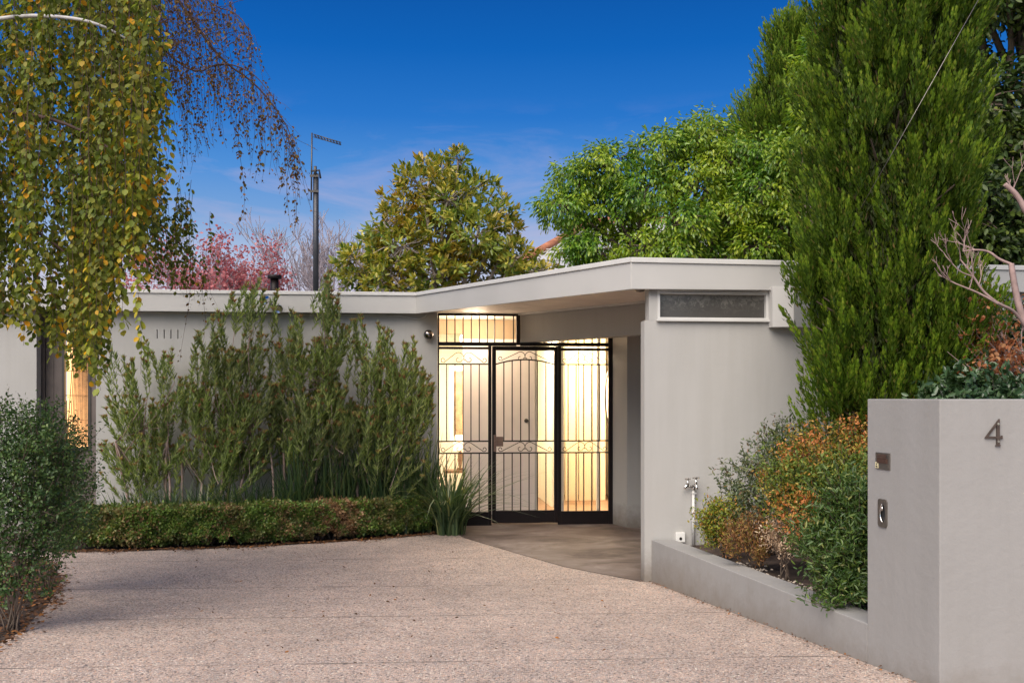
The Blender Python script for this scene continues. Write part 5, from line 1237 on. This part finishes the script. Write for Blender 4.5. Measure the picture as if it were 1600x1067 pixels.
def twiggy():
    rr = random.Random(6); g = np.random.default_rng(6)
    b = (3.75, 6.7, ZS); t = thing('twiggy_shrub', 'fine twigged shrub with peach orange leaves below the bare tree', 'shrub', b)
    mb = MB(); tips = []
    for (px, py) in ((1500, 470), (1495, 520), (1520, 490), (1530, 470), (1540, 530), (1560, 510), (1580, 540), (1600, 500), (1510, 570), (1550, 590), (1600, 580), (1625, 540), (1520, 540)):
        e = P(px, py, rr.uniform(6.3, 6.9)); m_ = P(1600, 590, 6.6); pts, rs = bend(m_, e, 0.010, 0.003, -0.12, 0.05, 6, rr); mb.tube(pts, rs, 5, False)
        for k in range(9):
            q = pts[rr.randint(2, 6)]; e2 = q+Vector((rr.uniform(-.16, .06), rr.uniform(-.1, .1), rr.uniform(.02, .18))); mb.tube(*bend(q, e2, 0.0035, 0.0014, -.1, .1, 3, rr), 3, False); tips.append(v3(e2)); tips.append(v3(q.lerp(e2, .6)))
    mb.tube([Vector(b), P(1600, 590, 6.6)], [0.02, 0.012], 6)
    mb.build('stems', M['pink_twig'], t)
    T = np.array(tips); T = T[T[:, 0] > 2.95]; n = len(T)*5; Pn = np.repeat(T, 5, 0)+g.normal(size=(n, 3))*0.045
    leafobj('foliage', [leaves(Pn, g.normal(size=(n, 3))+[0, 0, -.4], g.normal(size=(n, 3))+[0, 0, .5], 0.034*g.uniform(.6, 1.2, n), 0.024*g.uniform(.6, 1.2, n))], M['autumn'], t)
twiggy()
def frangi():
    rr = random.Random(15); b = P(1640, 700, 6.3); b.z = ZS
    t = thing('bare_tree', 'small leafless tree with pinkish bark at the right edge above the street wall', 'tree', tuple(b))
    mb = MB()
    def path(pts, r0, r1, tw=0):
        w = [P(*p) for p in pts]
        for _ in range(2): w = [w[0]]+[q for i in range(len(w)-1) for q in (w[i].lerp(w[i+1], .25), w[i].lerp(w[i+1], .75))]+[w[-1]]
        mb.tube(w, [r0+(r1-r0)*i/(len(w)-1) for i in range(len(w))], 7)
        for _ in range(tw):
            q = w[rr.randint(len(w)//2, len(w)-1)]; grow(mb, q, Vector((rr.uniform(-.8, .4), rr.uniform(-.5, .5), rr.uniform(.2, 1))).normalized(), rr.uniform(.05, .12), 0.005, 2, (2, 3), 0.55, 0.2, 0.75, None, 3, rr, 0.0018)
    w0 = P(1640, 600, 6.3)
    mb.tube([b, w0], [0.035, 0.03], 8)
    path([(1640, 600, 6.3), (1610, 530, 6.2), (1592, 480, 6.2), (1584, 440, 6.2), (1580, 412, 6.2)], 0.026, 0.017)
    path([(1580, 413, 6.2), (1560, 405, 6.2), (1545, 392, 6.2), (1520, 390, 6.2), (1505, 393, 6.2)], 0.010, 0.004, 4)
    path([(1605, 515, 6.2), (1585, 485, 6.15), (1560, 475, 6.1), (1535, 455, 6.1), (1520, 430, 6.1), (1500, 405, 6.1)], 0.012, 0.004, 4)
    path([(1560, 475, 6.1), (1530, 458, 6.1), (1505, 448, 6.1), (1485, 440, 6.1)], 0.008, 0.003, 4)
    path([(1640, 600, 6.3), (1660, 450, 6.3), (1640, 380, 6.25), (1605, 335, 6.2), (1590, 305, 6.2), (1570, 288, 6.2)], 0.026, 0.015, 3)
    path([(1520, 432, 6.1), (1500, 425, 6.1), (1488, 412, 6.1)], 0.005, 0.002, 2)
    mb.build('trunk', M['pink_twig'], t)
frangi()
# guy wire in front of the cypress
mb = MB(); mb.tube([P(1540, -20, 6.1), P(1395, 238, 6.3), P(1345, 325, 6.5)], 0.0022, 5)
tag(mb.build('wire', M['pewter']), 'thin wire slanting down across the tall cypress', 'wire')

# --- pebbles in the planter, litter, fallen leaves
def scatter(name, label, cat, pts, size, m, kind='stuff', flat=0.5, seed=3):
    g = random.Random(seed); mb = MB()
    for p in pts:
        s = size*g.uniform(.5, 1.2); o = [Vector((g.uniform(.6, 1)*math.cos(a)*s, g.uniform(.6, 1)*math.sin(a)*s, 0)) for a in [2*PI*i/6+.2 for i in range(6)]]
        v = [Vector(p)+q for q in o]+[Vector(p)+q*0.6+Vector((0, 0, s*flat)) for q in o]
        mb.add(v, [(i, (i+1) % 6, 6+(i+1) % 6, 6+i) for i in range(6)]+[tuple(range(6, 12))], True)
    return tag(mb.build(name, m), label, cat, kind=kind)
pp = []
for i in range(420):
    y = rnd.uniform(5.2, 7.2); f = (8.1-y)/3.01; xl = PA[0]+(PB[0]-PA[0])*f+0.19; pp.append((xl+abs(rnd.gauss(0, .07)), y, 0.272+0.035*mnoise.noise(Vector((xl*3, y*3, 0)))+0.03))
scatter('pebbles', 'pale pebbles along the inside of the planter wall', 'pebbles', pp, 0.013, plain('pale_pebble', (0.5, 0.42, 0.34), 0.8, var=0.3, scale=30))
M['litter'] = leafmat('fallen_leaf', [(0, (0.07, 0.04, 0.025)), (0.45, (0.13, 0.065, 0.035)), (0.78, (0.22, 0.10, 0.045)), (0.93, (0.40, 0.17, 0.05)), (1, (0.16, 0.11, 0.08))], 0.7, 0.15, None, 2, 0.2)
def litter():
    g = np.random.default_rng(8); pts = []; L = []
    for i in range(1700):                                      # against the hedge foot
        s = g.uniform(0, 1); k = s*(len(hedge_line)-2); i0 = int(k); f = k-i0; p, q = hedge_line[i0+1], hedge_line[min(i0+2, len(hedge_line)-1)]
        dx = abs(g.normal(0, .05*max(0.15, 1.2+math.sin(s*17)+math.sin(s*41)))); pts.append((p[0]+(q[0]-p[0])*f+g.normal(0, .02), p[1]+(q[1]-p[1])*f-dx*g.choice([1, 1, .3])+0.03)); L.append(g.uniform(.015, .035))
    for i in range(2400):                                      # bed at the left
        y = g.uniform(4.6, 9.2); x = np.interp(y, [4.2, 5.3, 5.9, 6.9, 8.3, 9.4], [-2.9, -2.83, -2.93, -3.22, -3.75, -4.4]); pts.append((x-abs(g.normal(0, .35))+g.normal(0, .05)+.05, y)); L.append(g.uniform(.02, .045))
    for i in range(170):                                       # stray leaves on the drive
        y = g.uniform(4.3, 10); pts.append((g.uniform(-3.0, 1.0)*y/9, y)); L.append(g.uniform(.012, .03))
    for i in range(260):
        t_ = g.uniform(0, 1); pts.append((PA[0]+(PC[0]-PA[0])*t_-abs(g.normal(0, .03))-.01, PA[1]+(PC[1]-PA[1])*t_)); L.append(g.uniform(.008, .02))
    Pn = np.array([(x, y, gz(y)+0.008+abs(g.normal(0, .006))) for x, y in pts]); n = len(Pn)
    D = np.concatenate([g.normal(size=(n, 2)), g.normal(0, .25, (n, 1))], 1); Nn = np.concatenate([g.normal(0, .3, (n, 2)), np.ones((n, 1))], 1)
    L = np.array(L); o = leafobj('fallen_leaves', [leaves(Pn, D, Nn, L, L*0.7)], M['litter'], None)
    tag(o, 'dry brown and orange leaves fallen along the hedge and beds', 'leaves', kind='stuff')
litter()
